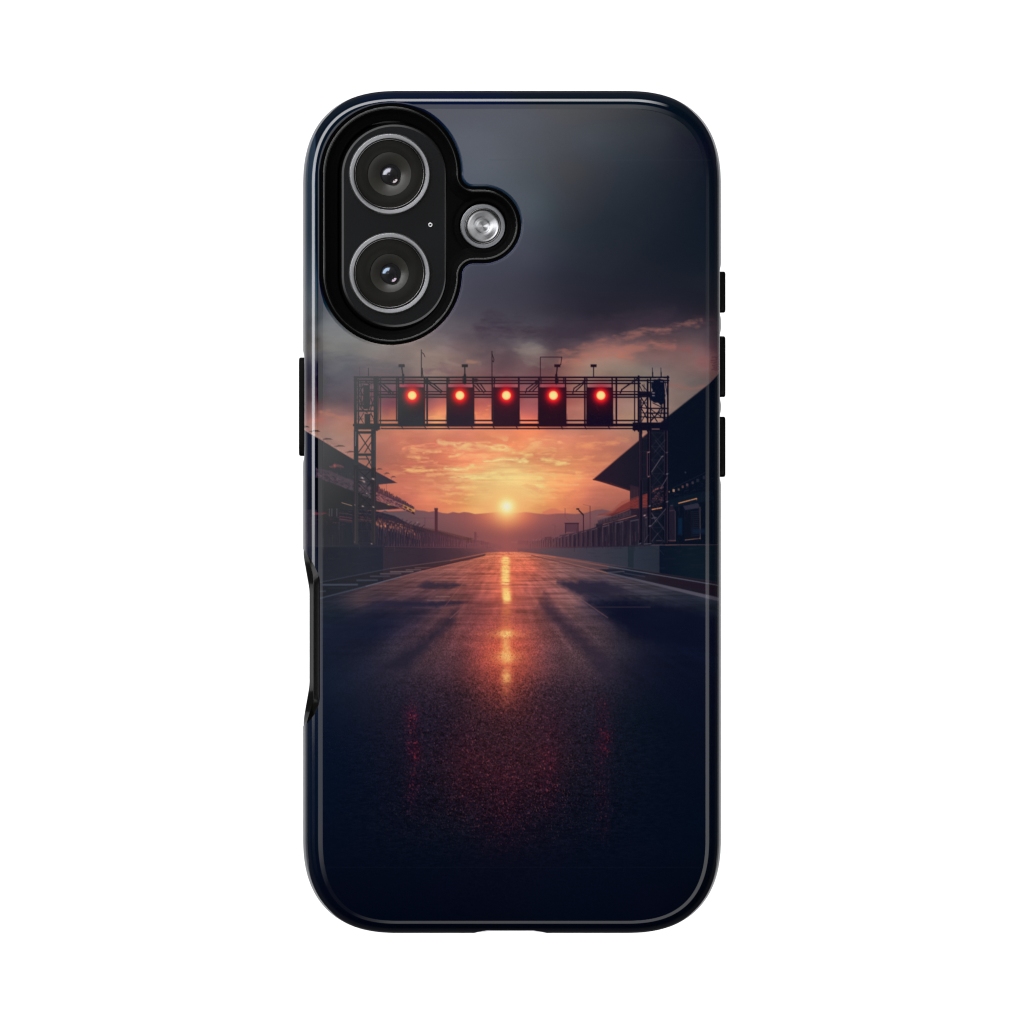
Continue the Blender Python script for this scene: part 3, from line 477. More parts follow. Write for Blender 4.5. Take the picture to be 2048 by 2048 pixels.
    while x < 985:
        s = np.interp(x, [755, 985], [6.5, 2.0]); top = np.interp(x, [752, 800, 830, 880, 930, 985], [1034, 1046, 1056, 1065, 1077, 1086]); bot = np.interp(x, [750, 985], [1092, 1094])
        c = np.array([np.interp(x, [755, 985], q) for q in ([84, 150], [62, 88], [76, 88])])
        line((x, top+4), (x, bot), .8, c, .55); 
        if x < 945: path([(x, top+5), (x-1, top-1), (x+s*.9, top-4*s/5)], 1.3, (52+(x-755)*.22, 34+(x-755)*.12, 50), .9)
        if x < 840: line((x+2, top+10), (x+2, top+22), 1, (170, 110, 98), .4)
        x += s*.9; k += 1
    path([(752, 1030), (770, 1022), (775, 1024)], 1.6, (60, 54, 62), .8); line((752, 1027), (800, 1044), 2.4, (52, 44, 56), .7, 1)
    for i in range(36): blob(775+i*6+rr.rand()*3, 1090, .9, 2.2, (120, 84, 92), .35)
    line((590, 1091.5), (770, 1092), 1.2, (60, 62, 70), .4); line((770, 1093), (960, 1096), 1.1, (118, 76, 84), .5)
    # chimney tower and frame behind the fence
    rect(869.5, 1019, 875.5, 1064, (78, 42, 52), .96, .7); rect(868.8, 1016, 876, 1020.5, (84, 46, 54), .96, .7); rect(948.5, 1064, 953, 1080, (110, 62, 66), .8, .8); blob(955, 1073, 2, 1.2, (110, 62, 66), .6)
    path([(820, 1036), (869, 1036)], 1.2, (104, 70, 78), .75); line((850, 1036), (850, 1056), 1.8, (96, 62, 72), .8); line((820, 1036), (820, 1050), 1, (104, 70, 78), .5); blob(835.5, 1045, 2.4, 1.8, (140, 110, 118), .7); line((832, 1052), (838, 1046), 1.6, (70, 50, 60), .8)
    # haze at the vanishing point
    m = np.exp(-((PU-1013)/70)**2)*np.exp(-((PV-1091)/13)**2); m[PV > 1104] = 0
    add(np.clip(m*.55, 0, 1), (150, 84, 82))
    def strokes(region, n, cols, lo, hi, ang, w=1.0, al=.6, seed=1, jit=.12):
        rr_ = np.random.RandomState(seed); xs = [p[0] for p in region]; ys = [p[1] for p in region]
        def inside(x, y):
            c = False; m = len(region)
            for i in range(m):
                (x1, y1), (x2, y2) = region[i], region[(i+1) % m]
                if (y1 > y) != (y2 > y) and x < (x2-x1)*(y-y1)/(y2-y1)+x1: c = not c
            return c
        k = 0; tries = 0
        while k < n and tries < n*8:
            tries += 1
            x = min(xs)+rr_.rand()*(max(xs)-min(xs)); y = min(ys)+rr_.rand()*(max(ys)-min(ys))
            if not inside(x, y): continue
            L = lo+rr_.rand()*(hi-lo); a = ang+(rr_.rand()-.5)*2*jit
            line((x-L/2*math.cos(a), y-L/2*math.sin(a)), (x+L/2*math.cos(a), y+L/2*math.sin(a)), w*(.7+.6*rr_.rand()), cols[rr_.randint(len(cols))], al*(.4+.6*rr_.rand()), .5)
            k += 1
    V_ = math.pi/2
    # seat rows, rails and posts of the left stand
    strokes([(632, 938), (707, 962), (752, 978), (752, 1002), (707, 982), (632, 956)], 150, [(52, 50, 56), (112, 92, 98), (66, 58, 66), (36, 36, 42)], 2, 7, .38, 1.0, .7, 41, .5)
    strokes([(640, 915), (707, 950), (752, 968), (752, 976), (707, 960), (640, 936)], 90, [(48, 46, 52), (92, 78, 82), (70, 62, 66)], 1.5, 5, V_, .9, .5, 42, .3)
    strokes([(752, 986), (830, 1019), (828, 1027), (752, 1001)], 120, [(44, 30, 44), (150, 94, 88), (70, 44, 56), (176, 120, 92)], 1.5, 4, .4, 1.0, .75, 43, .7)
    strokes([(612, 1022), (752, 1022), (752, 1052), (612, 1050)], 120, [(96, 66, 72), (30, 30, 38), (70, 56, 62), (24, 24, 32), (120, 72, 74)], 2, 9, .12, 1.0, .55, 44, .1)
    strokes([(612, 1022), (752, 1022), (752, 1090), (612, 1090)], 80, [(26, 28, 36), (56, 54, 62), (74, 66, 72)], 8, 30, V_, 1.0, .45, 45, .03)
    strokes([(752, 1040), (830, 1058), (830, 1092), (752, 1092)], 110, [(34, 26, 40), (92, 62, 70), (58, 40, 54), (28, 22, 34)], 6, 22, V_, 1.0, .6, 46, .03)
    strokes([(752, 1036), (835, 1058), (835, 1070), (752, 1056)], 90, [(190, 112, 88), (120, 72, 74), (40, 28, 42), (150, 90, 80)], 1.2, 4, V_, 1.2, .75, 47, .4)
    strokes([(830, 1060), (940, 1080), (985, 1088), (985, 1094), (830, 1092)], 120, [(52, 34, 48), (120, 74, 78), (70, 44, 56)], 4, 14, V_, .9, .5, 48, .03)
    for x in np.arange(756, 846, 8.5):      # curled tops of the catch fence
        y = np.interp(x, [752, 800, 846], [1031, 1044, 1057]); path([(x, y+16), (x, y+5), (x+2.5, y-1), (x+7.5, y-5.5)], 1.5, (56, 44, 54), .8)
        line((x-4, y+6), (x+6, y+8.4), 1.0, (48, 38, 50), .6)
    path([(753, 1036), (800, 1050), (850, 1063)], 1.2, (46, 34, 46), .7)
    # right stand, garages and fence
    strokes([(1222, 1034), (1262, 1019), (1294, 1014), (1294, 1034), (1222, 1045)], 70, [(30, 22, 36), (96, 62, 68), (60, 42, 54)], 3, 9, -.32, .9, .55, 51, .08)
    poly([(1190, 1034), (1225, 1020), (1240, 1012), (1225, 1026), (1200, 1035)], (150, 92, 84), .5, 1.5)
    strokes([(1262, 1002), (1296, 987), (1296, 1018), (1262, 1018)], 70, [(60, 28, 36), (150, 68, 56), (90, 40, 44)], 2, 6, -.35, .9, .6, 52, .15)
    strokes([(1196, 1050), (1294, 1036), (1294, 1090), (1140, 1094), (1140, 1070)], 130, [(22, 18, 32), (84, 62, 70), (46, 34, 48), (26, 22, 36)], 8, 26, V_, 1.0, .5, 53, .02)
    strokes([(1050, 1083), (1140, 1069), (1140, 1094), (1050, 1094)], 90, [(60, 40, 52), (128, 82, 82), (84, 56, 64)], 3, 12, V_, .8, .45, 54, .02)
    strokes([(1304, 975), (1330, 968), (1330, 1004), (1304, 1006)], 60, [(20, 20, 34), (120, 66, 66), (60, 40, 56), (30, 26, 40)], 2, 6, -.4, 1.0, .7, 55, .5)
    strokes([(1338, 985), (1440, 945), (1440, 975), (1338, 1005)], 90, [(30, 30, 44), (54, 48, 62), (16, 18, 32)], 2, 9, -.38, .9, .5, 56, .25)
    strokes([(1336, 1010), (1440, 985), (1440, 1088), (1336, 1088)], 90, [(18, 22, 36), (34, 36, 50), (10, 12, 26)], 4, 18, V_, 1.0, .5, 57, .04)
    strokes([(1338, 840), (1437, 760), (1437, 930), (1338, 960)], 60, [(14, 20, 34), (8, 12, 26)], 10, 60, -.62, 1.2, .35, 58, .03)
    strokes([(1200, 952), (1278, 890), (1278, 975), (1222, 962)], 30, [(34, 26, 38), (24, 20, 34)], 8, 40, -.62, 1.2, .3, 59, .02)
    # far low buildings on the horizon
    strokes([(930, 1078), (1005, 1092), (1005, 1098), (930, 1092)], 60, [(104, 64, 70), (140, 86, 84)], 2, 8, 0, 1.0, .4, 60, .05)
    # weathering of the walls
    strokes([(640, 1094), (900, 1096), (900, 1116), (779, 1134), (640, 1160)], 90, [(28, 30, 40), (52, 48, 58)], 4, 26, 0, 1.4, .25, 61, .06)
    strokes([(1140, 1097), (1437, 1092), (1437, 1160), (1257, 1132)], 90, [(34, 38, 50), (58, 58, 68), (20, 26, 38)], 4, 26, 0, 1.4, .22, 62, .06)
    # ---- gantry -------------------------------------------------------------------
    def H(y, w, x0=709, x1=1337, al=1.): line((x0, y), (x1, y), w, gcol, al, .5)
    def Vv(x, y0, y1, w, al=1.): line((x, y0), (x, y1), w, gcol, al, .5)
    H(755.0, 3.4); H(761.3, 3.0); H(767.2, 2.8, 755, 1280)
    H(783.6, 2.2, 755, 1280); H(789.2, 3.4, 755, 1300); H(794.6, 2.8, 760, 1280)
    H(841.2, 2.8, 760, 1275); H(850.2, 5.8); H(857.3, 2.6, 764, 1265)
    # posts between lamps
    for x, w in [(758.0, 1.6), (761.5, 2.0), (793.5, 2.6), (797, 2.6), (854.5, 3.0), (849, 2.4), (894.5, 3), (898, 2), (946, 3.4), (984.5, 3.0), (989, 3), (1037.5, 3.6), (1077.5, 3.0), (1082, 2), (1130.5, 3.2), (1127, 2), (1169.5, 2.2), (1173.5, 2.4), (1224, 3), (1232.5, 3)]:
        Vv(x, 755, 842 if w > 2.5 else 850, w)
    for x in (854.5, 1169.5, 1232.5): Vv(x, 755, 852, 3)
    for x in [805, 851, 897, 944.5, 988, 1034, 1077, 1124, 1171, 1218]:
        path([(x-2, 852), (x+1.5, 858)], 2.2, gcol, .9); blob(x, 855, 1, 1.6, (170, 96, 92), .35)
    # diagonal cable bundles
    for pts in [[Z1(1390, 770), Z1(1560, 930)], [Z1(1450, 770), Z1(1640, 930)], [Z1(1560, 880), Z1(1600, 950)], [Z7(460, 700), Z7(660, 850)], [Z7(530, 700), Z7(680, 830)], [Z7(440, 660), Z7(560, 720)], [Z7(1190, 730), Z7(1280, 820)], [Z7(1230, 700), Z7(1350, 850)], [Z7(1290, 700), Z7(1380, 830)],
                [Z8(250, 850), Z8(270, 790), Z8(480, 630)], [Z8(300, 830), Z8(470, 680)], [Z8(370, 820), Z8(470, 720)], [Z8(1010, 860), Z8(1030, 780), Z8(1240, 640)], [Z8(1060, 820), Z8(1200, 690)], [Z8(1780, 850), Z8(1800, 800), Z8(1932, 700)], [Z6(0, 930), Z6(30, 870), Z6(180, 770), Z6(330, 660)]]:
        path(pts, 2.3, gcol, .95)
    blob(*Z7(425, 660), 5.5, 4.5, gcol, .9, 0, 3); blob(*Z7(1215, 650), 6, 4, gcol, .85, 0, 3); blob(*Z8(440, 680), 5, 4, gcol, .85, .7, 3)
    # lamp boxes
    for i, (x0, x1) in enumerate([(797, 849), (893.8, 948.4), (986.3, 1038.6), (1077.8, 1132.4), (1174, 1225.6)]):
        cx_ = [824.5, 919.9, 1012.8, 1106.6, 1201.6][i]
        bc = [(50, 50, 56), (46, 32, 42), (44, 20, 34), (34, 14, 28), (26, 12, 28)][i]
        rect(x0+3, 768.5, x1-3, 774.8, [(170, 104, 112), (176, 106, 110), (176, 100, 104), (170, 88, 96), (168, 100, 104)][i], .9, .6)
        blob(cx_, 771.5, 12, 2.4, (206, 104, 112), .6)
        rect(x0, 775, x1, 853, bc, 1, .7)
        rect(x0, 830, x1, 853, [(52, 54, 58), (38, 30, 44), (46, 20, 34), (38, 14, 30), (18, 10, 34)][i], .6, 6)
        rect(x0-.5, 775, x0+2.5, 853, gcol, .7, .6); rect(x1-2.5, 775, x1+.5, 853, gcol, .7, .6)
        blob(cx_, 791.5, 24, 26, (120, 10, 28), .62, 0, 1.2); blob(cx_, 791.5, 16.5, 17.5, (204, 20, 36), .9, 0, 2.2); blob(cx_, 791.5, 12.2, 12.4, (250, 36, 38), .95, 0, 3); 
        blob(cx_, 791, 9.0, 9.0, (252, 190, 112), 1., 0, 7); blob(cx_, 791, 7.2, 7.2, (244, 228, 146), .95, 0, 3)
        if i > 2: path([(cx_-8, 812), (cx_-7, 818), (cx_-4, 822)], 1, (74, 24, 40), .6); path([(cx_-8, 832), (cx_-7, 838)], 1, (60, 22, 40), .5)
    # things on top of the gantry
    for x, tilt in [(803.5, 3), (929.7, 0), (1114.5, -2), (1187, 0)]:
        rect(x-6, 729, x+6, 734.5, gcol, 1, .8); line((x, 733), (x+tilt, 754), 2.4 if x < 1150 else 1.8, gcol)
        if x != 1187: line((x+tilt, 750), (x+tilt, 767), 4.4, gcol)
    rect(1110, 757, 1117, 766, gcol, .9, 1); rect(925, 752, 933, 767, gcol, .7, 1)
    line((843, 700), (843, 755), 1.7, gcol); path([(843.5, 705), (847.5, 708), (850, 714)], 1.3, gcol); path([(843, 755), (844.5, 737), (846.3, 755)], 1.5, gcol)
    line((984, 703), (984, 770), 1.7, gcol); path([(984, 708), (988, 719), (987, 724), (984.5, 722)], 1.5, gcol)
    path([(1080.5, 755), (1080.8, 714.5), (1123.5, 714.5), (1121.5, 729), (1118, 733)], 1.4, gcol)
    line((1304.5, 736), (1305, 755), 1.1, gcol); line((1321.5, 736), (1322, 755), 1.1, gcol); line((1305, 745), (1305, 755), 2, gcol); line((1322, 745), (1322, 755), 2, gcol)
    line((737, 737), (737.5, 754), 1.3, gcol, .8); line((719.5, 735), (719.5, 752), 1, gcol, .3)
    # left tower, upper part
    rect(708.5, 753, 714, 852, gcol, 1, .6); Vv(717, 760, 850, 2.6); rect(747.5, 753, 756, 862, gcol, 1, .6); rect(727, 771, 739.5, 818, gcol, 1, 1); rect(729.5, 828, 741, 850, gcol, 1, 1)
    Vv(722.5, 765, 815, 1.6); Vv(743.5, 755, 848, 1.2, .4); line((718, 766), (748, 766), 1.8, gcol); line((740, 783), (750, 783), 3, gcol); line((718, 812), (750, 812), 2, gcol); line((715, 822), (750, 822.5), 3, gcol)
    for p, q in [((719, 795), (727, 815)), ((721, 815), (727, 800)), ((740, 800), (737, 820)), ((724, 818), (735, 826)), ((741, 828), (746, 833)), ((728, 760), (740, 770))]: line(p, q, 1.8, gcol)
    rect(708.5, 847.5, 760, 859, gcol, 1, .7); line((711.3, 760), (711.3, 848), .9, (78, 92, 92), .6)
    for i in range(16): blob(711+rr.rand()*4, 765+rr.rand()*80, .7, 3, (104, 104, 108), .4)
    for p, q in [((711, 760), (711, 850)), ((715, 770), (727, 792)), ((727, 770), (716, 792)), ((715, 800), (726, 822)), ((748, 800), (740, 822)), ((741, 796), (748, 812)), ((742, 826), (750, 846)), ((716, 828), (727, 846)), ((728, 826), (716, 846)), ((757, 860), (764, 856))]: line(p, q, 1.5, gcol, .9)
    for y in (775, 790, 806, 838): line((712, y), (727, y), 1.3, gcol, .8); line((739, y+4), (750, y+4), 1.3, gcol, .8)
    # left tower, legs to the ground
    rect(708, 859, 717, 1089, gcol, 1, .6); rect(742.5, 859, 752, 1089, gcol, 1, .6); line((712, 864), (710.8, 892), 1.2, (146, 128, 136), .7); line((748.5, 868), (748.5, 900), 1, (110, 96, 100), .6); rect(716, 862.5, 745, 867.5, gcol, 1, .6); rect(716, 907, 743, 912, gcol, 1, .6)
    for p, q in [((718, 867), (743, 905)), ((743, 870), (717, 905)), ((730, 905), (743, 884)), ((733, 912), (744, 935)), ((743, 918), (732, 934)), ((717, 918), (738, 918))]: line(p, q, 2.0, gcol)
    for p, q in [((718, 970), (742, 1000)), ((742, 965), (720, 995)), ((718, 1020), (742, 1050)), ((742, 1018), (724, 1052))]: line(p, q, 1.5, (36, 36, 42), .6)
    for k, y in enumerate(range(940, 1085, 24)):
        line((717, y), (743, y+24), 1.6, (38, 38, 44), .7); line((743, y), (717, y+24), 1.6, (38, 38, 44), .7); line((717, y), (743, y), 1.5, (34, 34, 40), .7); line((718, y+1.4), (742, y+1.4), .8, (96, 84, 88), .35)
    rr = np.random.RandomState(21)
    rect(708, 960, 717, 1089, (42, 38, 44), .6, 26); rect(708, 930, 717, 1089, (44, 40, 46), .35, .8); rect(742.5, 935, 752, 1089, (42, 36, 42), .65, 1)
    line((711, 940), (711, 1085), 1, (88, 66, 74), .6); line((749.3, 900), (749.3, 1085), 1, (84, 62, 70), .6); line((714.5, 960), (714.5, 1010), .9, (80, 70, 76), .5); line((738.5, 972), (738.5, 996), 1.2, (104, 96, 100), .6)
    for x, y, s in [(746.5, 958, 2.8), (747, 1014, 2), (725, 956, 3), (710, 1010, 1.4), (743.5, 1087.5, 1.6), (709.5, 1084, 1), (726, 1012.5, 2.2), (733.5, 987, 1.6), (728, 963, 3)]: blob(x, y, s, s*.55, (214, 190, 180) if s > 1.5 else (150, 130, 130), .8, .3)
    path([(720, 961), (726, 962), (730, 966)], 1.3, (150, 110, 104), .7)
    for i in range(26): blob(719+rr.rand()*22, 972+rr.rand()*16, 1.4, 1, [(120, 84, 92), (60, 52, 60)][i % 2], .5, .6)
    # right tower, upper part
    Vv(1269, 755, 862, 2.2); Vv(1277, 753, 862, 4.0); Vv(1282, 795, 850, 1.8); Vv(1295, 760, 862, 3.6); Vv(1300.8, 757, 862, 2.6, .95); Vv(1335.3, 753, 862, 3.4); Vv(1328.5, 800, 862, 4.2); Vv(1287.8, 768, 783, 1)
    poly([(1303, 760), (1318, 757), (1328, 760), (1330, 785), (1330, 802), (1322, 812), (1316, 806), (1310, 806), (1298, 800), (1298, 788), (1304, 780)], (10, 16, 36), 1, 1, 2.5, 4)
    for x, y, c in [(1304, 763.5, (140, 126, 124)), (1323, 764, (130, 120, 122)), (1306.5, 786, (168, 148, 148)), (1306.5, 791.5, (150, 130, 130)), (1314, 757.5, (150, 124, 120)), (1324, 757.5, (150, 124, 120)), (1331.5, 770, (140, 104, 110))]: rect(x-2.6, y-1.1, x+2.6, y+1.1, c, .75, .7)
    rect(1275, 783, 1300, 795, gcol, .95, 1)
    for y, w in [(765.5, 2), (817, 2.6), (826.5, 2.6), (835, 2.2)]: line((1295, y), (1336, y), w, gcol)
    line((1278, 815), (1296, 817), 2, gcol); line((1280, 834), (1296, 834), 2, gcol)
    for p, q in [((1283, 797), (1293, 815)), ((1293, 797), (1282, 815)), ((1283, 818), (1293, 836)), ((1303, 827), (1314, 843)), ((1316, 826), (1302, 842)), ((1324, 812), (1312, 830)), ((1280, 800), (1280, 850)), ((1324, 820), (1320, 835))]: line(p, q, 2.0, gcol)
    rect(1265, 845, 1337.5, 861, gcol, 1, .8); rect(1303, 857.3, 1319, 859.3, (140, 100, 96), .8, .6)
    for p, q in [((1296, 815), (1328, 838)), ((1328, 815), (1300, 842)), ((1284, 770), (1294, 782)), ((1330, 764), (1334, 790)), ((1305, 806), (1326, 816)), ((1278, 770), (1284, 782)), ((1283, 806), (1294, 806)), ((1283, 826), (1294, 826)), ((1283, 843), (1294, 822))]: line(p, q, 1.6, gcol, .9)
    # right tower legs
    rect(1277.5, 859, 1284.5, 1089, (16, 16, 32), 1, .7); rect(1294.5, 859, 1302.5, 1089, (14, 14, 30), 1, .7); rect(1326.5, 859, 1331, 1089, (13, 13, 30), 1, .7); rect(1332.5, 859, 1336.5, 1089, (14, 14, 30), 1, .7)
    poly([(1284, 868), (1292, 866), (1284, 874)], (176, 126, 106), .9, .7)
    for x, y0, y1, c, al in [(1279.2, 862, 1080, (82, 50, 62), .75), (1281.8, 870, 960, (64, 44, 58), .6), (1294.3, 903, 952, (132, 78, 86), .75), (1298.5, 862, 950, (84, 62, 74), .7), (1299.8, 950, 1088, (70, 60, 72), .7), (1328, 862, 950, (66, 56, 68), .6), (1334, 862, 1085, (78, 58, 70), .7), (1329.3, 1020, 1085, (60, 60, 72), .6), (1284.5, 960, 1088, (50, 48, 62), .5)]:
        line((x, y0), (x, y1), 1.1, c, al)
    for p, q, al in [((1323, 914), (1303, 944), .85), ((1334, 955), (1322, 975), .7), ((1331, 1018), (1302, 1052), .6), ((1310, 880), (1330, 905), .3), ((1330, 880), (1308, 905), .3), ((1306, 1030), (1328, 1060), .35), ((1304, 1082), (1316, 1066), .4), ((1303, 1026), (1312, 1044), .5), ((1288, 1084), (1296, 1070), .4)]: line(p, q, 1.4, (104, 92, 104), al)
    for x, y, c in [(1297, 904.5, (196, 130, 120)), (1297, 953, (190, 124, 116)), (1334, 948, (130, 120, 124)), (1334, 1003.5, (130, 120, 124)), (1299, 1012, (150, 130, 130)), (1289, 1031, (220, 190, 180)), (1292, 1035, (120, 90, 96)), (1333.5, 905, (96, 80, 90)), (1324.5, 913, (130, 124, 132)), (1299.5, 1052, (140, 130, 136)), (1280, 1087, (110, 110, 116))]: blob(x, y, 2.4, 1.1, c, .85, -.4)
    line((1304, 1019), (1323, 1015.5), 2.0, (220, 136, 88), .95); line((1288, 1088), (1302, 1087), 1.3, (110, 110, 116), .7); line((1313, 1081), (1323, 1081), 1, (104, 84, 84), .7)
    for k, y in enumerate(range(866, 1085, 27)):
        line((1303, y), (1327, y+27), 1.3, (58, 52, 66), .42); line((1327, y), (1303, y+27), 1.3, (58, 52, 66), .36); line((1303, y), (1327, y), 1.2, (50, 46, 60), .4); line((1284, y+10), (1295, y+10), 1.1, (46, 40, 54), .45)
    # print edge: dark brush marks near the right edge of the sky
    rr = np.random.RandomState(31)
    for i in range(16):
        y = 712+i*1.9; line((1421+rr.rand()*12, y+rr.rand()*2), (1445, y-2), 1.4, (74, 40, 58), .55, .8)
    # very faint banding and paper-fine print grain
    IMG[:] = np.clip(IMG*(1+(rng.rand(AH, AW, 1).astype(np.float32)-.5)*.018) , 0, 1)
    line((980, 320.5), (1420, 321), 1., (60, 76, 82), .22, .7); line((640, 1734), (1400, 1734), 1., (22, 28, 42), .4, .7)
    return IMG
# ------------------------------------------------------------------ scene helpers
scene = bpy.context.scene
COL = scene.collection

def W(u, v, h=0.0):
    """design pixel (u right, v down, h towards the viewer) -> metres"""
    return ((u-C0)*S, -h*S, (C0-v)*S)

def empty(name, loc=(0, 0, 0), **props):
    o = bpy.data.objects.new(name, None); COL.objects.link(o); o.location = loc
    o.empty_display_size = .01
    for k, v in props.items(): o[k] = v
    return o

def link(name, me, mat, parent=None, **props):
    o = bpy.data.objects.new(name, me); COL.objects.link(o)
    if mat: me.materials.append(mat)
    if parent:
        o.parent = parent
        p = parent; off = [0., 0., 0.]
        while p:
            for i in range(3): off[i] += p.location[i]
            p = p.parent
        o.location = (-off[0], -off[1], -off[2])
    for k, v in props.items(): o[k] = v
    return o

def mesh_np(name, co, faces4=None, faces3=None, smooth=True, normals=None, colors=None):
    """fast mesh from numpy arrays"""
    me = bpy.data.meshes.new(name)
    n4 = 0 if faces4 is None else len(faces4); n3 = 0 if faces3 is None else len(faces3)
    me.vertices.add(len(co)); me.vertices.foreach_set('co', np.asarray(co, np.float32).ravel())
    loops = []
    if n4: loops.append(np.asarray(faces4, np.int32).ravel())
    if n3: loops.append(np.asarray(faces3, np.int32).ravel())
    loops = np.concatenate(loops)
    me.loops.add(len(loops)); me.loops.foreach_set('vertex_index', loops)
    me.polygons.add(n4+n3)
    st = np.concatenate([np.arange(n4)*4, n4*4+np.arange(n3)*3]).astype(np.int32)
    me.polygons.foreach_set('loop_start', st)
    me.polygons.foreach_set('use_smooth', np.full(n4+n3, smooth, bool))
    me.update(calc_edges=True)
    if colors is not None:
        ca = me.color_attributes.new('print', 'FLOAT_COLOR', 'POINT')
        c4 = np.ones((len(co), 4), np.float32); c4[:, :3] = colors
        ca.data.foreach_set('color', c4.ravel())
    if normals is not None:
        me.normals_split_custom_set_from_vertices(np.asarray(normals, np.float32))
    return me

def rounded_half(u, v):
    """signed distance (inside positive) to the case outline and the outward direction"""
    return None

# ---- outline of the case: a rounded rectangle with soft (superelliptic) corners
HW, HH, RC, NE = 418.0, 842.3, 195.0, 2.5
CY = 1023.7

def bump(v, a, b, r):
    """1 between a and b, easing over r px outside of them"""
    return sst(a-r, a, v)*sst(b+r, b, v)

BTN_R = [(542.5, 625), (672, 794), (833, 954)]
BTN_L = [(714.5, 912)]

def half_width(u, v):
    w = np.full(np.shape(v), HW, np.float32)
    right = u > C0
    for a, b in BTN_R: w = w - np.where(right, 2.4*bump(v, a, b, 16), 0)
    for a, b in BTN_L: w = w - np.where(~right, 2.4*bump(v, a, b, 16), 0)
    return w

def case_d(u, v, dips=True):
    """distance inwards from the outline (positive inside) and outward unit normal (image axes)"""
    x = np.abs(u-C0); y = np.abs(v-CY)
    hw = half_width(u, v) if dips else np.full(np.shape(u), HW)
    qx = x-(hw-RC); qy = y-(HH-RC)
    corner = (qx > 0) & (qy > 0)
    ax = np.maximum(qx, 1e-6); ay = np.maximum(qy, 1e-6)
    g = (ax**NE+ay**NE)**(1/NE)
    gx = (ax/g)**(NE-1); gy = (ay/g)**(NE-1); gn = np.hypot(gx, gy)
    dc = (RC-g)/gn
    ds = np.minimum(RC-qx, RC-qy)
    sx = (RC-qx) < (RC-qy)
    d = np.where(corner, dc, ds)
    nx = np.where(corner, gx/gn, np.where(sx, 1., 0.))*np.sign(u-C0)
    ny = np.where(corner, gy/gn, np.where(sx, 0., 1.))*np.sign(v-CY)
    return d, nx, ny

def edge_k(nx, ny):
    """the rounded edge is a little wider at the left and top than at the right and bottom"""
    return 1 + .27*np.maximum(-nx, 0)**2 + .16*np.maximum(-ny, 0)**2 - .2*np.maximum(ny, 0)**2

KN_D = [0, 3.4, 4.4, 6, 9, 13.0, 18.9, 23.5, 27, 31, 32, 36]
KN_T = [75, 72, 60, 55, 49, 38.2, 32.2, 19.5, 12, 5, 0, 0]
_dd = np.linspace(0, 60, 2401)
_tt = np.radians(np.interp(_dd, KN_D, KN_T))
_sl = np.tan(np.minimum(_tt, math.radians(82)))
_drop = np.concatenate([np.cumsum(((_sl[1:]+_sl[:-1])/2*np.diff(_dd))[::-1])[::-1], [0]])

# ---- camera opening in the printed shell
def capsule(u, v, a, b, r):
    dx, dy = b[0]-a[0], b[1]-a[1]; L = dx*dx+dy*dy
    t = np.clip(((u-a[0])*dx+(v-a[1])*dy)/L, 0, 1) if L else 0
    return np.hypot(u-a[0]-t*dx, v-a[1]-t*dy)-r

def hole_sdf(u, v, k=24.0):
    d1 = capsule(u, v, (782, 349), (782, 549), 141.0)
    d2 = capsule(u, v, (800, 450.5), (966, 450.5), 76.0)
    ux = np.maximum(k-d1, 0); uy = np.maximum(k-d2, 0)
    return np.maximum(k, np.minimum(d1, d2))-np.hypot(ux, uy)

def grad_of(f, u, v, e=.5):
    gx = (f(u+e, v)-f(u-e, v)); gy = (f(u, v+e)-f(u, v-e)); n = np.hypot(gx, gy)+1e-9
    return gx/n, gy/n

# ---- cut-out for the camera button at the lower left, cut-out for the port at the bottom
def notch_left(v):   return np.interp(v, [1093, 1098, 1108, 1124.5, 1140, 1150, 1157, 1165, 1395, 1402, 1412, 1424, 1434, 1447, 1458], [-9, 1.5, 8, 19.6, 27, 32, 34, 34, 34, 33.5, 31, 26, 19.6, 8, -9])
def notch_bottom(u): return np.interp(u, [938, 948, 962, 978, 1062, 1078, 1094, 1104], [-4, 0, 3.6, 6, 6, 3.6, 0, -4])
def smooth_interp(v, xs, ys, r=5):
    return sum(np.interp(v+o, xs, ys) for o in (-r, -r/2, 0, r/2, r))/5

# ------------------------------------------------------------------ light budget, so that ink comes out right
F0 = 0.028               # reflectance of the lacquer seen head on
GAIN = 0.918               # radiance a white matt print would show under this light
HAZE = .098
def haze_px(u, v):
    s = (u-606)/850+(v-182)/1050
    t = np.clip((1.10-s)/.60, 0, 1)
    return HAZE*t*t*(3-2*t)

def lin(c):
    return np.where(c <= .04045, c/12.92, ((c+.055)/1.055)**2.4)

# ------------------------------------------------------------------ materials
def principled(name):
    m = bpy.data.materials.new(name); m.use_nodes = True
    nt = m.node_tree; return m, nt, nt.nodes['Principled BSDF']

def mat_print():
    m, nt, b = principled('lacquered_print')
    a = nt.nodes.new('ShaderNodeAttribute'); a.attribute_name = 'print'
    nt.links.new(a.outputs['Color'], b.inputs['Base Color'])
    b.inputs['IOR'].default_value = 1.402          # F0 = .028
    n = nt.nodes.new('ShaderNodeTexNoise'); n.inputs['Scale'].default_value = 900; n.inputs['Detail'].default_value = 2
    tc = nt.nodes.new('ShaderNodeTexCoord'); nt.links.new(tc.outputs['Object'], n.inputs['Vector'])
    mr = nt.nodes.new('ShaderNodeMapRange'); mr.inputs['To Min'].default_value = .026; mr.inputs['To Max'].default_value = .036
    nt.links.new(n.outputs['Fac'], mr.inputs['Value']); nt.links.new(mr.outputs['Result'], b.inputs['Roughness'])
    return m

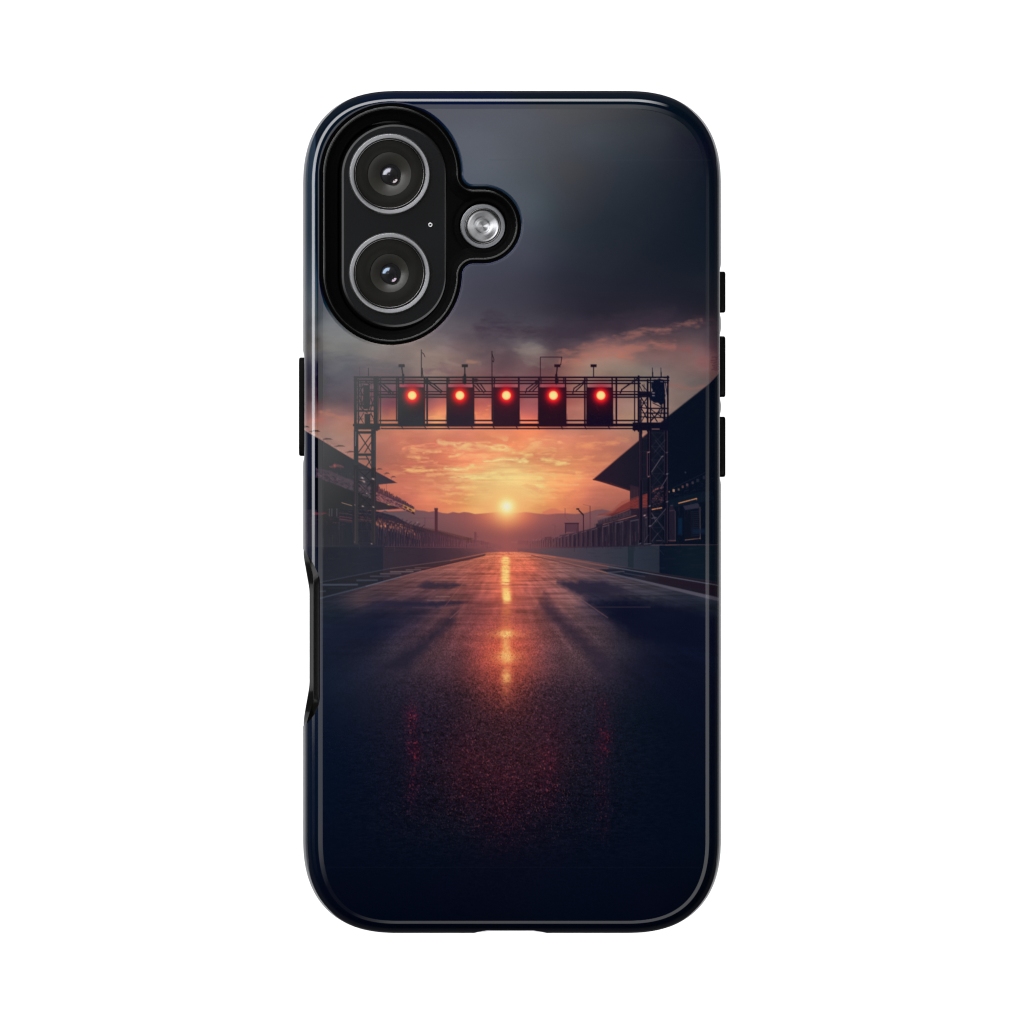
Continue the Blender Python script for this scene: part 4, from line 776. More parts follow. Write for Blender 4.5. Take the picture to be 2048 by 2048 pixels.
def mat_simple(name, col, rough, metal=0., ior=1.45, spec_noise=0., scale=600., bump_s=0., aniso=0.):
    m, nt, b = principled(name)
    tc = nt.nodes.new('ShaderNodeTexCoord'); n = nt.nodes.new('ShaderNodeTexNoise')
    n.inputs['Scale'].default_value = scale; n.inputs['Detail'].default_value = 3
    nt.links.new(tc.outputs['Object'], n.inputs['Vector'])
    mx = nt.nodes.new('ShaderNodeMix'); mx.data_type = 'RGBA'
    mx.inputs[6].default_value = (*[c*.88 for c in col], 1); mx.inputs[7].default_value = (*[min(1, c*1.12) for c in col], 1)
    nt.links.new(n.outputs['Fac'], mx.inputs[0]); nt.links.new(mx.outputs[2], b.inputs['Base Color'])
    mr = nt.nodes.new('ShaderNodeMapRange'); mr.inputs['To Min'].default_value = max(0, rough-spec_noise); mr.inputs['To Max'].default_value = rough+spec_noise
    nt.links.new(n.outputs['Fac'], mr.inputs['Value']); nt.links.new(mr.outputs['Result'], b.inputs['Roughness'])
    b.inputs['Metallic'].default_value = metal; b.inputs['IOR'].default_value = ior
    if bump_s:
        bp = nt.nodes.new('ShaderNodeBump'); bp.inputs['Strength'].default_value = bump_s; bp.inputs['Distance'].default_value = 2e-5
        nt.links.new(n.outputs['Fac'], bp.inputs['Height']); nt.links.new(bp.outputs['Normal'], b.inputs['Normal'])
    if aniso:
        tg = nt.nodes.new('ShaderNodeTangent'); tg.direction_type = 'RADIAL'; tg.axis = 'Y'
        b.inputs['Anisotropic'].default_value = aniso; nt.links.new(tg.outputs['Tangent'], b.inputs['Tangent'])
    return m

M_PRINT = mat_print()
M_TPU = mat_simple('black_rubber', (.003, .003, .0028), .17, ior=1.5, spec_noise=.03, scale=2500)
M_LINER = mat_simple('liner_rubber', (.0022, .0022, .0018), .12, ior=1.42, spec_noise=.03, scale=2500)
M_FLOOR = mat_simple('matte_black_rubber', (.0022, .0022, .0021), .45, ior=1.07, spec_noise=.05, scale=2500)
M_BTN = mat_simple('black_rubber_buttons', (.0022, .0022, .0019), .26, ior=1.13, spec_noise=.05, scale=2500)
M_GLASSBACK = mat_simple('satin_black_glass', (.0045, .005, .0055), .22, ior=1.20, spec_noise=.02, scale=60)
M_RIMGLASS = mat_simple('polished_black_edge', (.003, .003, .0035), .16, ior=1.5, spec_noise=.02, scale=900)
M_TRIM = mat_simple('anodised_trim', (.25, .252, .256), .44, metal=1, spec_noise=.05, scale=1500)
M_TRIM2 = mat_simple('polished_trim', (.16, .155, .15), .24, metal=1, spec_noise=.03, scale=900)
M_DARKRING = mat_simple('dark_gap', (.002, .002, .002), .6)
M_LENSBLACK = mat_simple('lens_barrel_black', (.0125, .0122, .0105), .22, ior=1.12, spec_noise=.03, scale=300)
M_IRIS = mat_simple('iris_cone', (.030, .029, .024), .38, ior=1.45, spec_noise=.03, scale=200)
M_PHONE = mat_simple('phone_frame', (.02, .02, .022), .35, metal=1)
M_SCREEN = mat_simple('screen_glass', (.003, .003, .003), .08)

def mat_coated(name, tint, rough=.06, ior=1.62, base=(.026, .0245, .026)):
    m, nt, b = principled(name)
    lw = nt.nodes.new('ShaderNodeLayerWeight'); lw.inputs['Blend'].default_value = .35
    cr = nt.nodes.new('ShaderNodeMix'); cr.data_type = 'RGBA'
    cr.inputs[6].default_value = (*tint, 1); cr.inputs[7].default_value = (*[min(1, t*1.2+.1) for t in tint], 1)
    nt.links.new(lw.outputs['Facing'], cr.inputs[0]); nt.links.new(cr.outputs[2], b.inputs['Specular Tint'])
    b.inputs['Base Color'].default_value = (*base, 1); b.inputs['Roughness'].default_value = rough; b.inputs['IOR'].default_value = ior
    return m
M_PUPIL_A = mat_coated('lens_coating_lilac', (.84, .85, 1.0), .15)
M_PUPIL_B = mat_coated('lens_coating_blue', (.50, .70, 1.0), .12)
M_ELEM_A = mat_coated('glint_dish_rose', (1., .86, .88), .14)  # tints of the small dishes added for the lower-right glints
M_ELEM_B = mat_coated('glint_dish_mauve', (.95, .72, .92), .14)

def mat_flash():
    m, nt, b = principled('flash_reflector')
    b.inputs['Metallic'].default_value = 1; b.inputs['Roughness'].default_value = .30
    b.inputs['Anisotropic'].default_value = .85
    tg = nt.nodes.new('ShaderNodeTangent'); tg.direction_type = 'RADIAL'; tg.axis = 'Y'
    nt.links.new(tg.outputs['Tangent'], b.inputs['Tangent'])
    # conic highlights of the reflector, painted into the base colour sector by sector
    tc = nt.nodes.new('ShaderNodeTexCoord'); sp = nt.nodes.new('ShaderNodeSeparateXYZ'); nt.links.new(tc.outputs['Object'], sp.inputs[0])
    at = nt.nodes.new('ShaderNodeMath'); at.operation = 'ARCTAN2'; nt.links.new(sp.outputs['Z'], at.inputs[0]); nt.links.new(sp.outputs['X'], at.inputs[1])
    sc = nt.nodes.new('ShaderNodeMath'); sc.operation = 'MULTIPLY'; sc.inputs[1].default_value = 1/(2*math.pi); nt.links.new(at.outputs[0], sc.inputs[0])
    cr = nt.nodes.new('ShaderNodeValToRGB'); nt.links.new(sc.outputs[0], cr.inputs[0])
    ad = nt.nodes.new('ShaderNodeMath'); ad.operation = 'ADD'; ad.inputs[1].default_value = .5; nt.links.new(sc.outputs[0], ad.inputs[0]); nt.links.new(ad.outputs[0], cr.inputs[0])
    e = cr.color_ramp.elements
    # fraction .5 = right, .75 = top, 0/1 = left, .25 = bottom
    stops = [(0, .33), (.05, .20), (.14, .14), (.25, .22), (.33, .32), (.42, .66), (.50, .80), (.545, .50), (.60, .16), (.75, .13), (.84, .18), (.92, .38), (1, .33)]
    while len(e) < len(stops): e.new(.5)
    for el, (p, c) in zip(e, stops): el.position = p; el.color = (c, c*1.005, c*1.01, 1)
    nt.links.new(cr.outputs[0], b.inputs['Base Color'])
    return m
M_FLASH = mat_flash()
M_FLASHRIM = mat_simple('flash_bezel', (.15, .155, .16), .38, metal=1, spec_noise=.03)
M_MIC = mat_simple('mic_ring', (.75, .75, .75), .5, metal=1)

def mat_backdrop():
    m, nt, b = principled('white_seamless')
    n = nt.nodes.new('ShaderNodeTexNoise'); n.inputs['Scale'].default_value = 3
    mx = nt.nodes.new('ShaderNodeMix'); mx.data_type = 'RGBA'; mx.inputs[6].default_value = (.86, .86, .86, 1); mx.inputs[7].default_value = (.90, .90, .90, 1)
    nt.links.new(n.outputs['Fac'], mx.inputs[0]); nt.links.new(mx.outputs[2], b.inputs['Base Color']); b.inputs['Roughness'].default_value = .9
    return m

# ------------------------------------------------------------------ printed shell
def build_shell(parent, art):
    def axis(lo, hi):
        a = [lo-1.0]
        x = lo-1.0
        while x < hi+1.0:
            e = min(abs(x-lo), abs(x-hi))
            x += .35 if e < 2.2 else (.6 if e < 6 else 1.0)
            a.append(x)
        return np.array(a, np.float64)
    us = axis(C0-HW, C0+HW); vs = axis(CY-HH, CY+HH)
    U, V = np.meshgrid(us, vs)
    d, nx, ny = case_d(U, V)
    h = hole_sdf(U, V)
    nl = smooth_interp(V, *NL)-(U-(C0-HW)); nl = np.where(U < C0, -nl, 99.)       # positive = material
    nb = smooth_interp(U, *NB)-((CY+HH)-V); nb = np.where(V > CY, -nb, 99.)
    inside = (d > 0) & (h > 0) & (nl > 0) & (nb > 0)
    q = inside[:-1, :-1] | inside[1:, :-1] | inside[:-1, 1:] | inside[1:, 1:]
    used = np.zeros(U.shape, bool)
    used[:-1, :-1] |= q; used[1:, :-1] |= q; used[:-1, 1:] |= q; used[1:, 1:] |= q
    snap = used & ~inside
    # snap the vertices that lie outside onto the nearest border
    for _ in range(3):
        d, nx, ny = case_d(U, V); m = snap & (d < 0); U[m] += (nx*d)[m]; V[m] += (ny*d)[m]
        h = hole_sdf(U, V); gx, gy = grad_of(hole_sdf, U[snap], V[snap]); hh = h[snap]
        k = hh < 0
        us_, vs_ = U[snap], V[snap]; us_[k] -= (gx*hh)[k]; vs_[k] -= (gy*hh)[k]; U[snap] = us_; V[snap] = vs_
        t = smooth_interp(V, *NL); m = snap & (U < C0) & (U-(C0-HW) < t); U[m] = (C0-HW+t)[m]
        t = smooth_interp(U, *NB); m = snap & (V > CY) & ((CY+HH)-V < t); V[m] = (CY+HH-t)[m]
    d, nx, ny = case_d(U, V, False); d = np.maximum(d, 0); h = np.maximum(hole_sdf(U, V), 0)
    k = edge_k(nx, ny)
    dk = np.clip(d/k, 0, 59)
    drop = np.interp(dk, _dd, _drop)*k
    th = np.interp(dk, KN_D, KN_T)
    # small round-over at the camera opening
    te = np.interp(h, [0, 1.2, 2.6, 5], [66, 44, 16, 0]); he = np.interp(h, [0, 1.2, 2.6, 5], [3.6, 1.6, .5, 0])
    gx, gy = grad_of(hole_sdf, U, V)
    sx = np.tan(np.radians(np.minimum(th, 88.5)))*nx - np.tan(np.radians(te))*gx
    sy = np.tan(np.radians(np.minimum(th, 88.5)))*ny - np.tan(np.radians(te))*gy
    N = np.stack([sx, -np.ones_like(sx), -sy], -1); N /= np.linalg.norm(N, axis=-1, keepdims=True)
    H = -(drop+he)
    idx = -np.ones(U.shape, np.int64); idx[used] = np.arange(used.sum())
    co = np.stack([(U-C0)*S, -H*S, (C0-V)*S], -1)[used]
    nrm = N[used]
    def ink(u, v, dk_):
        x = np.clip(u-AU0, 0, AW-1.001); y = np.clip(v-AV0, 0, AH-1.001)
        xi = x.astype(int); yi = y.astype(int); fx = (x-xi)[..., None]; fy = (y-yi)[..., None]
        c = (art[yi, xi]*(1-fx)+art[yi, xi+1]*fx)*(1-fy)+(art[yi+1, xi]*(1-fx)+art[yi+1, xi+1]*fx)*fy
        c = lin(c)
        hz = haze_px(u, v)*np.clip((u-630)/8, 0, 1)
        return np.clip((c-hz[..., None])/GAIN, np.array([.0007, .0014, .0036])+np.clip((600-v)/300, 0, 1)[..., None]*np.array([.0008, .0040, .0085]), 1)
    colr = ink(U[used], V[used], dk[used])
    ii = idx
    Q = np.stack([ii[:-1, :-1][q], ii[1:, :-1][q], ii[1:, 1:][q], ii[:-1, 1:][q]], -1)
    # skirt: border edges = edges used once whose two ends were both snapped
    sn = snap[used]
    E = np.concatenate([Q[:, [0, 1]], Q[:, [1, 2]], Q[:, [2, 3]], Q[:, [3, 0]]])
    E = E[sn[E[:, 0]] & sn[E[:, 1]]]
    key = np.minimum(E[:, 0], E[:, 1])*np.int64(10**8)+np.maximum(E[:, 0], E[:, 1])
    uq, inv, cnt = np.unique(key, return_inverse=True, return_counts=True)
    B = E[cnt[inv] == 1]
    bv = np.unique(B); remap = -np.ones(len(co), np.int64); remap[bv] = np.arange(len(bv))
    ub = U[used][bv]; vb = V[used][bv]; db = case_d(ub, vb)[0]; hb = hole_sdf(ub, vb)
    # depth of the wall below each border vertex
    outer = np.clip(1-db/1.5, 0, 1)*(hb > 3)
    top = co[bv, 1]/-S
    bot = np.where(outer > 0, top*(1-outer)+(-112)*outer-(1-outer)*9, top-np.where(hb < 3, 12, 9))
    nb_ = nrm[bv].copy(); nb_[:, 1] = 0; 
    on, ox, oy = case_d(ub, vb); hx, hy = grad_of(hole_sdf, ub, vb)
    isout = (hb > 3)
    sn_ = np.stack([np.where(isout, ox, -hx), np.zeros(len(ub)), np.where(isout, -oy, hy)], -1)
    rows = 5; base = len(co); cos = [co]; nrs = [nrm]; cls = [colr]
    for r in range(rows):
        t = r/(rows-1.)
        hh = top*(1-t)+bot*t - (0.02 if r == 0 else 0)
        c = co[bv].copy(); c[:, 1] = -hh*S
        cos.append(c); nrs.append(sn_); cls.append(colr[bv])
    sk = []
    a, b_ = remap[B[:, 0]], remap[B[:, 1]]; nbv = len(bv)
    for r in range(rows-1):
        o0 = base+r*nbv; o1 = base+(r+1)*nbv
        sk.append(np.stack([a+o0, a+o1, b_+o1, b_+o0], -1)[:, ::-1])
    me = mesh_np('printed_shell', np.concatenate(cos), np.concatenate([Q]+sk), None, True, np.concatenate(nrs), np.concatenate(cls))
    return link('printed_shell', me, M_PRINT, parent)

NL = ([1093, 1098, 1108, 1124.5, 1140, 1150, 1157, 1165, 1395, 1402, 1412, 1424, 1434, 1447, 1458], [-9, 1.5, 8, 19.6, 27, 32, 34, 34, 34, 33.5, 31, 26, 19.6, 8, -9])
NB = ([938, 948, 962, 978, 1062, 1078, 1094, 1104], [-4, 0, 3.6, 6, 6, 3.6, 0, -4])

# ------------------------------------------------------------------ soft inner liner (seen in the cut-outs)
def outline_pts(inset=0., n=1400):
    """points on the outline, counter-clockwise in the picture, with outward normals (image axes)"""
    P = []
    hw, hh, r = HW, HH, RC
    m = 90
    def corner(cx, cy, sx, sy, rev):
        t = np.linspace(0, math.pi/2, m)
        x = np.cos(t)**(2/NE)*r; y = np.sin(t)**(2/NE)*r
        p = np.stack([cx+sx*x, cy+sy*y], -1); return p[::-1] if rev else p
    def seg(a, b, k): return np.stack([np.linspace(a[0], b[0], k), np.linspace(a[1], b[1], k)], -1)[1:-1]
    c1 = corner(C0+hw-r, CY+hh-r, 1, 1, False); c2 = corner(C0-hw+r, CY+hh-r, -1, 1, True)
    c3 = corner(C0-hw+r, CY-hh+r, -1, -1, False); c4 = corner(C0+hw-r, CY-hh+r, 1, -1, True)
    pts = np.concatenate([c1, seg(c1[-1], c2[0], 150), c2, seg(c2[-1], c3[0], 420), c3, seg(c3[-1], c4[0], 120), c4, seg(c4[-1], c1[0], 300)])
    return pts

def smooth_normals(pts):
    d = np.roll(pts, -1, 0)-np.roll(pts, 1, 0); n = np.stack([-d[:, 1], d[:, 0]], -1); n /= np.linalg.norm(n, axis=1, keepdims=True)+1e-9
    c = pts-np.array([C0, CY]); s = np.sign((n*c).sum(1)); return n*s[:, None]

def loft(name, rings, closed_cols=True, cap_last=False, cap_first=False, sharp=None):
    """rings: list of (n,3) arrays (u, v, h) -> mesh"""
    n = len(rings[0]); co = np.concatenate(rings)
    co = np.stack([(co[:, 0]-C0)*S, -co[:, 2]*S, (C0-co[:, 1])*S], -1)
    i = np.arange(n); j = (i+1) % n if closed_cols else i[:-1]+1
    if not closed_cols: i = i[:-1]
    F = []
    for r in range(len(rings)-1): F.append(np.stack([i+r*n, i+(r+1)*n, j+(r+1)*n, j+r*n], -1))
    F3 = None; extra = []
    k = len(co)
    caps = []
    for flag, base in ((cap_first, 0), (cap_last, (len(rings)-1)*n)):
        if flag:
            c = co[base:base+n].mean(0); extra.append(c)
            caps.append(np.stack([i+base, j+base, np.full(len(i), k+len(extra)-1)], -1)[:, ::-1 if base == 0 else 1])
    if extra: co = np.concatenate([co, np.array(extra)]); F3 = np.concatenate(caps)
    me = mesh_np(name, co, np.concatenate(F), F3, True)
    return me

def build_liner(parent):
    P = outline_pts(); N = smooth_normals(P); u, v = P[:, 0], P[:, 1]
    left = (u < C0-HW+2); bott = (v > CY+HH-2)
    out = np.where(left, smooth_interp(v, [1108, 1116, 1180, 1370, 1436, 1446], [0, .8, 12.4, 12.4, .8, 0], 8), 0)+np.where(bott, smooth_interp(u, [950, 984, 1060, 1096], [0, 1.9, 1.9, 0]), 0)
    rid = np.where(left, smooth_interp(v, [1088, 1098, 1112, 1151, 1165, 1390, 1404, 1436, 1450, 1462], [0, 1, 5, 15.2, 15.8, 15.8, 15.2, 5, 1, 0]), 0)
    btn = np.zeros(len(u))
    for a, b in BTN_L: btn += np.where(left, 2.2*bump(v, a, b, 16), 0)
    for a, b in BTN_R: btn += np.where(u > C0+HW-2, 2.2*bump(v, a, b, 16), 0)
    w = rid/15.8
    def ring(off, h): 
        o = off if np.ndim(off) else np.full(len(u), off)
        hh = h if np.ndim(h) else np.full(len(u), h)
        return np.stack([u-N[:, 0]*o, v-N[:, 1]*o, hh], -1)
    wb = np.where(bott, smooth_interp(u, [945, 984, 1060, 1100], [0, 1, 1, 0]), 0)
    oR = 5+rid; hR = -36+w*20+wb*14
    rings = [ring(44, -118.), ring(1.2+out+btn, -118.), ring(.8+out+btn, -112.), ring(.7+out+btn, -58+w*18), ring(.75+out+btn, -52+w*20+w*4), *[ring((1.0+out+btn)*(1-t_)+np.maximum(oR, 2.0+out+btn)*t_, (-50+w*21)*(1-t_)+(hR-.4)*t_) for t_ in (0, .07, .5, .93, 1)], ring(np.maximum(oR, 2.0+out+btn)+.35, hR-.05), ring(np.maximum(oR, 2.0+out+btn)+1.2, hR), ring(np.maximum(30., oR+8), -17.), ring(64., -17.), ring(64., -24.), ring(14., -30.), ring(14., -112.), ring(44., -112.)]
    me = loft('inner_liner', rings)
    return link('inner_liner', me, M_LINER, parent)

# ------------------------------------------------------------------ soft lip round the cameras
def radial_grid(sdf_keep, box, step):
    us = np.arange(box[0], box[2]+step, step); vs = np.arange(box[1], box[3]+step, step)
    return np.meshgrid(us, vs)

PILL = ((784, 350), (784, 553), 108.0)
FL = (966.0, 451.5)

def build_lip(parent):
    U, V = radial_grid(None, (636, 203, 1048, 696), 1.0)
    U = U.astype(np.float64); V = V.astype(np.float64)
    f_out = lambda u, v: hole_sdf(u, v)-3.0
    f_p = lambda u, v: -capsule(u, v, *PILL)
    f_f = lambda u, v: -(np.hypot(u-FL[0], v-FL[1])-47.0)
    fs = [f_out, f_p, f_f]
    inside = np.ones(U.shape, bool)
    for f in fs: inside &= f(U, V) < 0
    q = inside[:-1, :-1] | inside[1:, :-1] | inside[:-1, 1:] | inside[1:, 1:]
    used = np.zeros(U.shape, bool)
    used[:-1, :-1] |= q; used[1:, :-1] |= q; used[:-1, 1:] |= q; used[1:, 1:] |= q
    snap = used & ~inside
    for _ in range(3):
        for f in fs:
            us_, vs_ = U[snap], V[snap]; val = f(us_, vs_); gx, gy = grad_of(f, us_, vs_); k = val > 0
            us_[k] -= (gx*val)[k]; vs_[k] -= (gy*val)[k]; U[snap] = us_; V[snap] = vs_
    def height(u, v):
        e = -hole_sdf(u, v)
        H = np.interp(e, [-3, 0, 3.4, 4.6], [-9, -8, -7.5, -5])
        t = np.clip((e-7.4)/3.0, -1, 1); bead = (1-t*t)**1.0*1.25+np.sqrt(np.maximum(1-t**4, 0))*1.4
        Hi = np.interp(e, [3.4, 4.6, 10.6, 12, 20, 31, 60], [-7.5, -5, -3.5, -4.5, -9, -13, -14])
        H = np.where(e < 4, H, Hi)+bead
        # rounded rims of the two inner openings
        dp = capsule(u, v, *PILL); df = np.hypot(u-FL[0], v-FL[1])-47.0
        for dd, r in ((dp, 3.5), (df, 3.)):
            x = np.clip(dd/r, 0, 1); H = H-(1-np.sqrt(np.maximum(1-(1-x)**2, 0)))*r
        # a shallow dish around the flash
        H = H - 2.2*np.exp(-((df-9)/5)**2)*(df > 0)
        return H
    H = height(U, V); e = .6
    sx = -(height(U+e, V)-height(U-e, V))/(2*e); sy = -(height(U, V+e)-height(U, V-e))/(2*e)
    N = np.stack([sx, -np.ones_like(sx), -sy], -1); N /= np.linalg.norm(N, axis=-1, keepdims=True)
    idx = -np.ones(U.shape, np.int64); idx[used] = np.arange(used.sum())
    co = np.stack([(U-C0)*S, -H*S, (C0-V)*S], -1)[used]; nrm = N[used]
    Q = np.stack([idx[:-1, :-1][q], idx[1:, :-1][q], idx[1:, 1:][q], idx[:-1, 1:][q]], -1)
    sn = snap[used]
    E = np.concatenate([Q[:, [0, 1]], Q[:, [1, 2]], Q[:, [2, 3]], Q[:, [3, 0]]]); E = E[sn[E[:, 0]] & sn[E[:, 1]]]
    key = np.minimum(E[:, 0], E[:, 1])*np.int64(10**8)+np.maximum(E[:, 0], E[:, 1])
    uq, inv, cnt = np.unique(key, return_inverse=True, return_counts=True); B = E[cnt[inv] == 1]
    bv = np.unique(B); remap = -np.ones(len(co), np.int64); remap[bv] = np.arange(len(bv))
    c2 = co[bv].copy(); c1 = co[bv].copy(); c2[:, 1] += 16*S
    ub = U[used][bv]; vb = V[used][bv]
    gn = np.zeros((len(bv), 3))
    best = np.full(len(bv), 1e9)
    for f in fs:
        val = np.abs(f(ub, vb)); gx, gy = grad_of(f, ub, vb); k = val < best; best[k] = val[k]
        gn[k] = np.stack([gx, 0*gx, -gy], -1)[k]
    base = len(co); a = remap[B[:, 0]]; b = remap[B[:, 1]]; n = len(bv)
    sk = np.stack([b+base, b+base+n, a+base+n, a+base], -1)
    me = mesh_np('camera_lip', np.concatenate([co, c1, c2]), np.concatenate([Q, sk]), None, True, np.concatenate([nrm, gn, gn]))
    me.materials.append(M_TPU); me.materials.append(M_FLOOR)
    fe = -hole_sdf(U, V)[used][Q[:, 0]]
    mi = np.concatenate([np.where((fe > 10.9) | (fe < 4.1), 1, 0), np.ones(len(sk), int)]).astype(np.int32)
    me.polygons.foreach_set('material_index', mi)
    return link('camera_lip', me, None, parent)

# ------------------------------------------------------------------ side buttons of the case
def build_button(parent, side, v0, v1):
    x_out = (1451.2-C0) if side > 0 else (C0-597.4)
    hv = (v1-v0)/2; cv = (v0+v1)/2
    # section across the thickness of the phone: rounded rectangle in (v, h), pushed out in u
    n = 64; t = np.linspace(0, 2*math.pi, n, endpoint=False); ne = 8
    cx = np.sign(np.cos(t))*np.abs(np.cos(t))**(2/ne); cy = np.sign(np.sin(t))*np.abs(np.sin(t))**(2/ne)
    rings = []
    for off, sc in [(-26, 0.), (-26+1, 0.), (-9, 0), (-4.2, 0.), (-2.4, .35), (-1.1, 1.2), (-.3, 2.7), (0, 4.8)]:
        uu = C0+side*(x_out+off)
        a = hv-sc*1.0; b = 17.-sc*1.0
        rings.append(np.stack([np.full(n, uu), cv+cx*a, -62+cy*b], -1))
    if side > 0: rings = [r[::-1] for r in rings]
    me = loft('side_button', rings, cap_first=True, cap_last=True)
    return link('side_button', me, M_BTN, parent)

# ------------------------------------------------------------------ turned parts
def lathe(name, cu, cv, prof, mat, parent, seg=128, **props):
    """prof: list of (radius, h). Circular part facing the viewer, its own origin at its centre."""
    t = np.linspace(0, 2*math.pi, seg, endpoint=False)
    co = []; F = []
    for r, h in prof: co.append(np.stack([np.cos(t)*r*S, np.full(seg, -h*S), np.sin(t)*r*S], -1))
    co = np.concatenate(co); i = np.arange(seg); j = (i+1) % seg
    for k in range(len(prof)-1): F.append(np.stack([i+k*seg, j+k*seg, j+(k+1)*seg, i+(k+1)*seg], -1))
    F3 = None
    if prof[-1][0] > 0 and props.pop('cap', True):
        co = np.concatenate([co, [[0, -prof[-1][1]*S, 0]]]); b = (len(prof)-1)*seg
        F3 = np.stack([i+b, j+b, np.full(seg, len(co)-1)], -1)
    props.pop('cap', None)
    me = mesh_np(name, co, np.concatenate(F), F3, True)
    o = link(name, me, mat, parent, **props)
    x, y, z = W(cu, cv, 0); o.location = (o.location[0]+x, o.location[1]+y, o.location[2]+z)
    return o

def densify(prof, n=5):
    """round a polyline profile's corners a little by Catmull-like resampling"""
    out = []
    for a, b in zip(prof[:-1], prof[1:]):
        for k in range(n): t = k/n; out.append((a[0]*(1-t)+b[0]*t, a[1]*(1-t)+b[1]*t))
    out.append(prof[-1]); return out

def theta_profile(knots, rmax, h0, step=.5, sign=1):
    """profile whose tilt (deg) is given against radius; returned from the rim to the centre"""
    r = np.arange(0, rmax+step/2, step); th = np.radians(np.interp(r, [k[0] for k in knots], [k[1] for k in knots]))
    h = np.concatenate([[0], np.cumsum((np.tan(th[1:])+np.tan(th[:-1]))/2*step)])*-sign
    h = h-h[-1]+h0
    return [(max(a, .01), b) for a, b in zip(r[::-1], h[::-1])]

def build_lens(parent, cu, cv, iris_r, m_pupil, m_elem, label, pu):
    ring = lathe('camera_lens', cu, cv, [(82.5, -30), (82.3, -6), (81.6, -1.2), (80.6, .8), (79.4, 2.0), (78.2, 2.4), (76, 2.2), (73.0, 1.7), (71.8, 1.3), (71.3, .8), (71.1, -.5), (71.0, -9), (66, -9)], M_TRIM, parent, cap=False, label=label)
    lathe('inner_ring', cu-.8, cv-.6, [(69.8, -9), (69.7, -1.4), (69.3, -.4), (68.8, .1), (68.2, .1), (67.7, -.5), (67.1, -1.6), (66.6, -3.2), (66.4, -8)], M_TRIM2, ring, cap=False)
    lathe('gap_ring', cu, cv, [(73.4, -5.), (66, -5.2)], M_DARKRING, ring, cap=False)
    lathe('lens_cover', cu-.8, cv-.6, [(67.5, -4.0), (66, -3.6), (iris_r+.9, -3.2), (iris_r+.2, -3.5), (iris_r, -4.4), (iris_r-.1, -6)], M_LENSBLACK, ring, cap=False)
    lathe('iris', cu+1.2, cv+.3, [(iris_r+1.5, -4.4), (iris_r, -5.0), (21.5, -12.), (21, -12.6), (20.5, -14)], M_IRIS, ring, cap=False)
    lathe('front_element', pu[0], pu[1], theta_profile([(0, 0), (.6, 2), (1.2, 22), (3.5, 30), (5.5, 32.6), (14.5, 37.2), (16, 42), (20, 50)], 20, -20.), m_pupil, ring, cap=False)
    lathe('glint_dish', pu[0]+9.2, pu[1]+9.6, theta_profile([(0, 20), (.8, 30), (1.6, 33), (7.4, 37), (8.0, 44)], 8.0, -9.0, .3, -1), m_elem, ring, seg=64, cap=False)  # tinted dish added off-centre over the pupil to catch a second glint
    return ring

# ------------------------------------------------------------------ assemble
IMG_ART = paint()
print('art', round(time.time()-T0, 1))

case = empty('phone_case', W(C0, CY+HH, 0), label='glossy dark phone case printed with a race track at sunset under five red lamps', category='phone case')
build_shell(case, IMG_ART)
print('shell', round(time.time()-T0, 1))
build_liner(case)
build_lip(case)
for a, b in BTN_R: build_button(case, 1, a, b)
for a, b in BTN_L: build_button(case, -1, a, b)

phone = empty('smartphone', W(C0, CY+HH-14, -60), label='black smartphone inside the case, showing two round camera lenses and a flash', category='smartphone')
P = outline_pts(); N = smooth_normals(P)
def pring(off, h): return np.stack([P[:, 0]-N[:, 0]*off, P[:, 1]-N[:, 1]*off, np.full(len(P), float(h))], -1)
link('phone_body', loft('phone_body', [pring(30, -34), pring(18, -34.5), pring(15.5, -37), pring(15, -42), pring(15, -100), pring(16, -105), pring(20, -107)], cap_first=True), M_PHONE, phone)
link('screen', loft('screen', [pring(20.5, -106.5), pring(20.8, -108.5), pring(23, -109.5), pring(60, -109.5)], cap_last=True), M_SCREEN, phone)
# raised oval that carries the two cameras
def pill_ring(r, h, n=96):
    (ax, ay), (bx, by), _ = PILL
    t = np.linspace(math.pi, 2*math.pi, n); top = np.stack([ax+r*np.cos(t), ay+r*np.sin(t)], -1)
    t = np.linspace(0, math.pi, n); bot = np.stack([bx+r*np.cos(t), by+r*np.sin(t)], -1)
    right = np.stack([np.full(30, ax+r), np.linspace(ay, by, 32)[1:-1]], -1); left = np.stack([np.full(30, ax-r), np.linspace(by, ay, 32)[1:-1]], -1)
    p = np.concatenate([top, right, bot, left]); return np.concatenate([p, np.full((len(p), 1), float(h))], 1)
def island_ring(r, h): p = pill_ring(r, h-2.2); p[:, 0] = 788.5+(p[:, 0]-784)*1.04; return p[::-1]
pl = [(107, -36), (106.8, -24), (106.3, -21), (105.3, -18.6), (104, -17.0), (102.2, -15.9), (100.2, -15.15), (98.2, -14.75), (96.6, -14.6)]
island = link('camera_island', loft('camera_island', [island_ring(r, h) for r, h in [(97.2, -17), (97., -14.62), (60, -14.62), (20, -14.62), (1, -14.62)]], cap_last=True), M_GLASSBACK, phone)
for p_ in island.data.polygons: p_.use_smooth = False
link('island_rim', loft('island_rim', [island_ring(r, h) for r, h in pl]), M_RIMGLASS, island)
build_lens(phone, 779.8, 349.0, 43.5, M_PUPIL_A, M_ELEM_A, 'upper camera lens with a pale lilac glint', (778.5, 349.5))
build_lens(phone, 779.8, 547.2, 38.5, M_PUPIL_B, M_ELEM_B, 'lower camera lens with a blue glint', (776.5, 547.0))
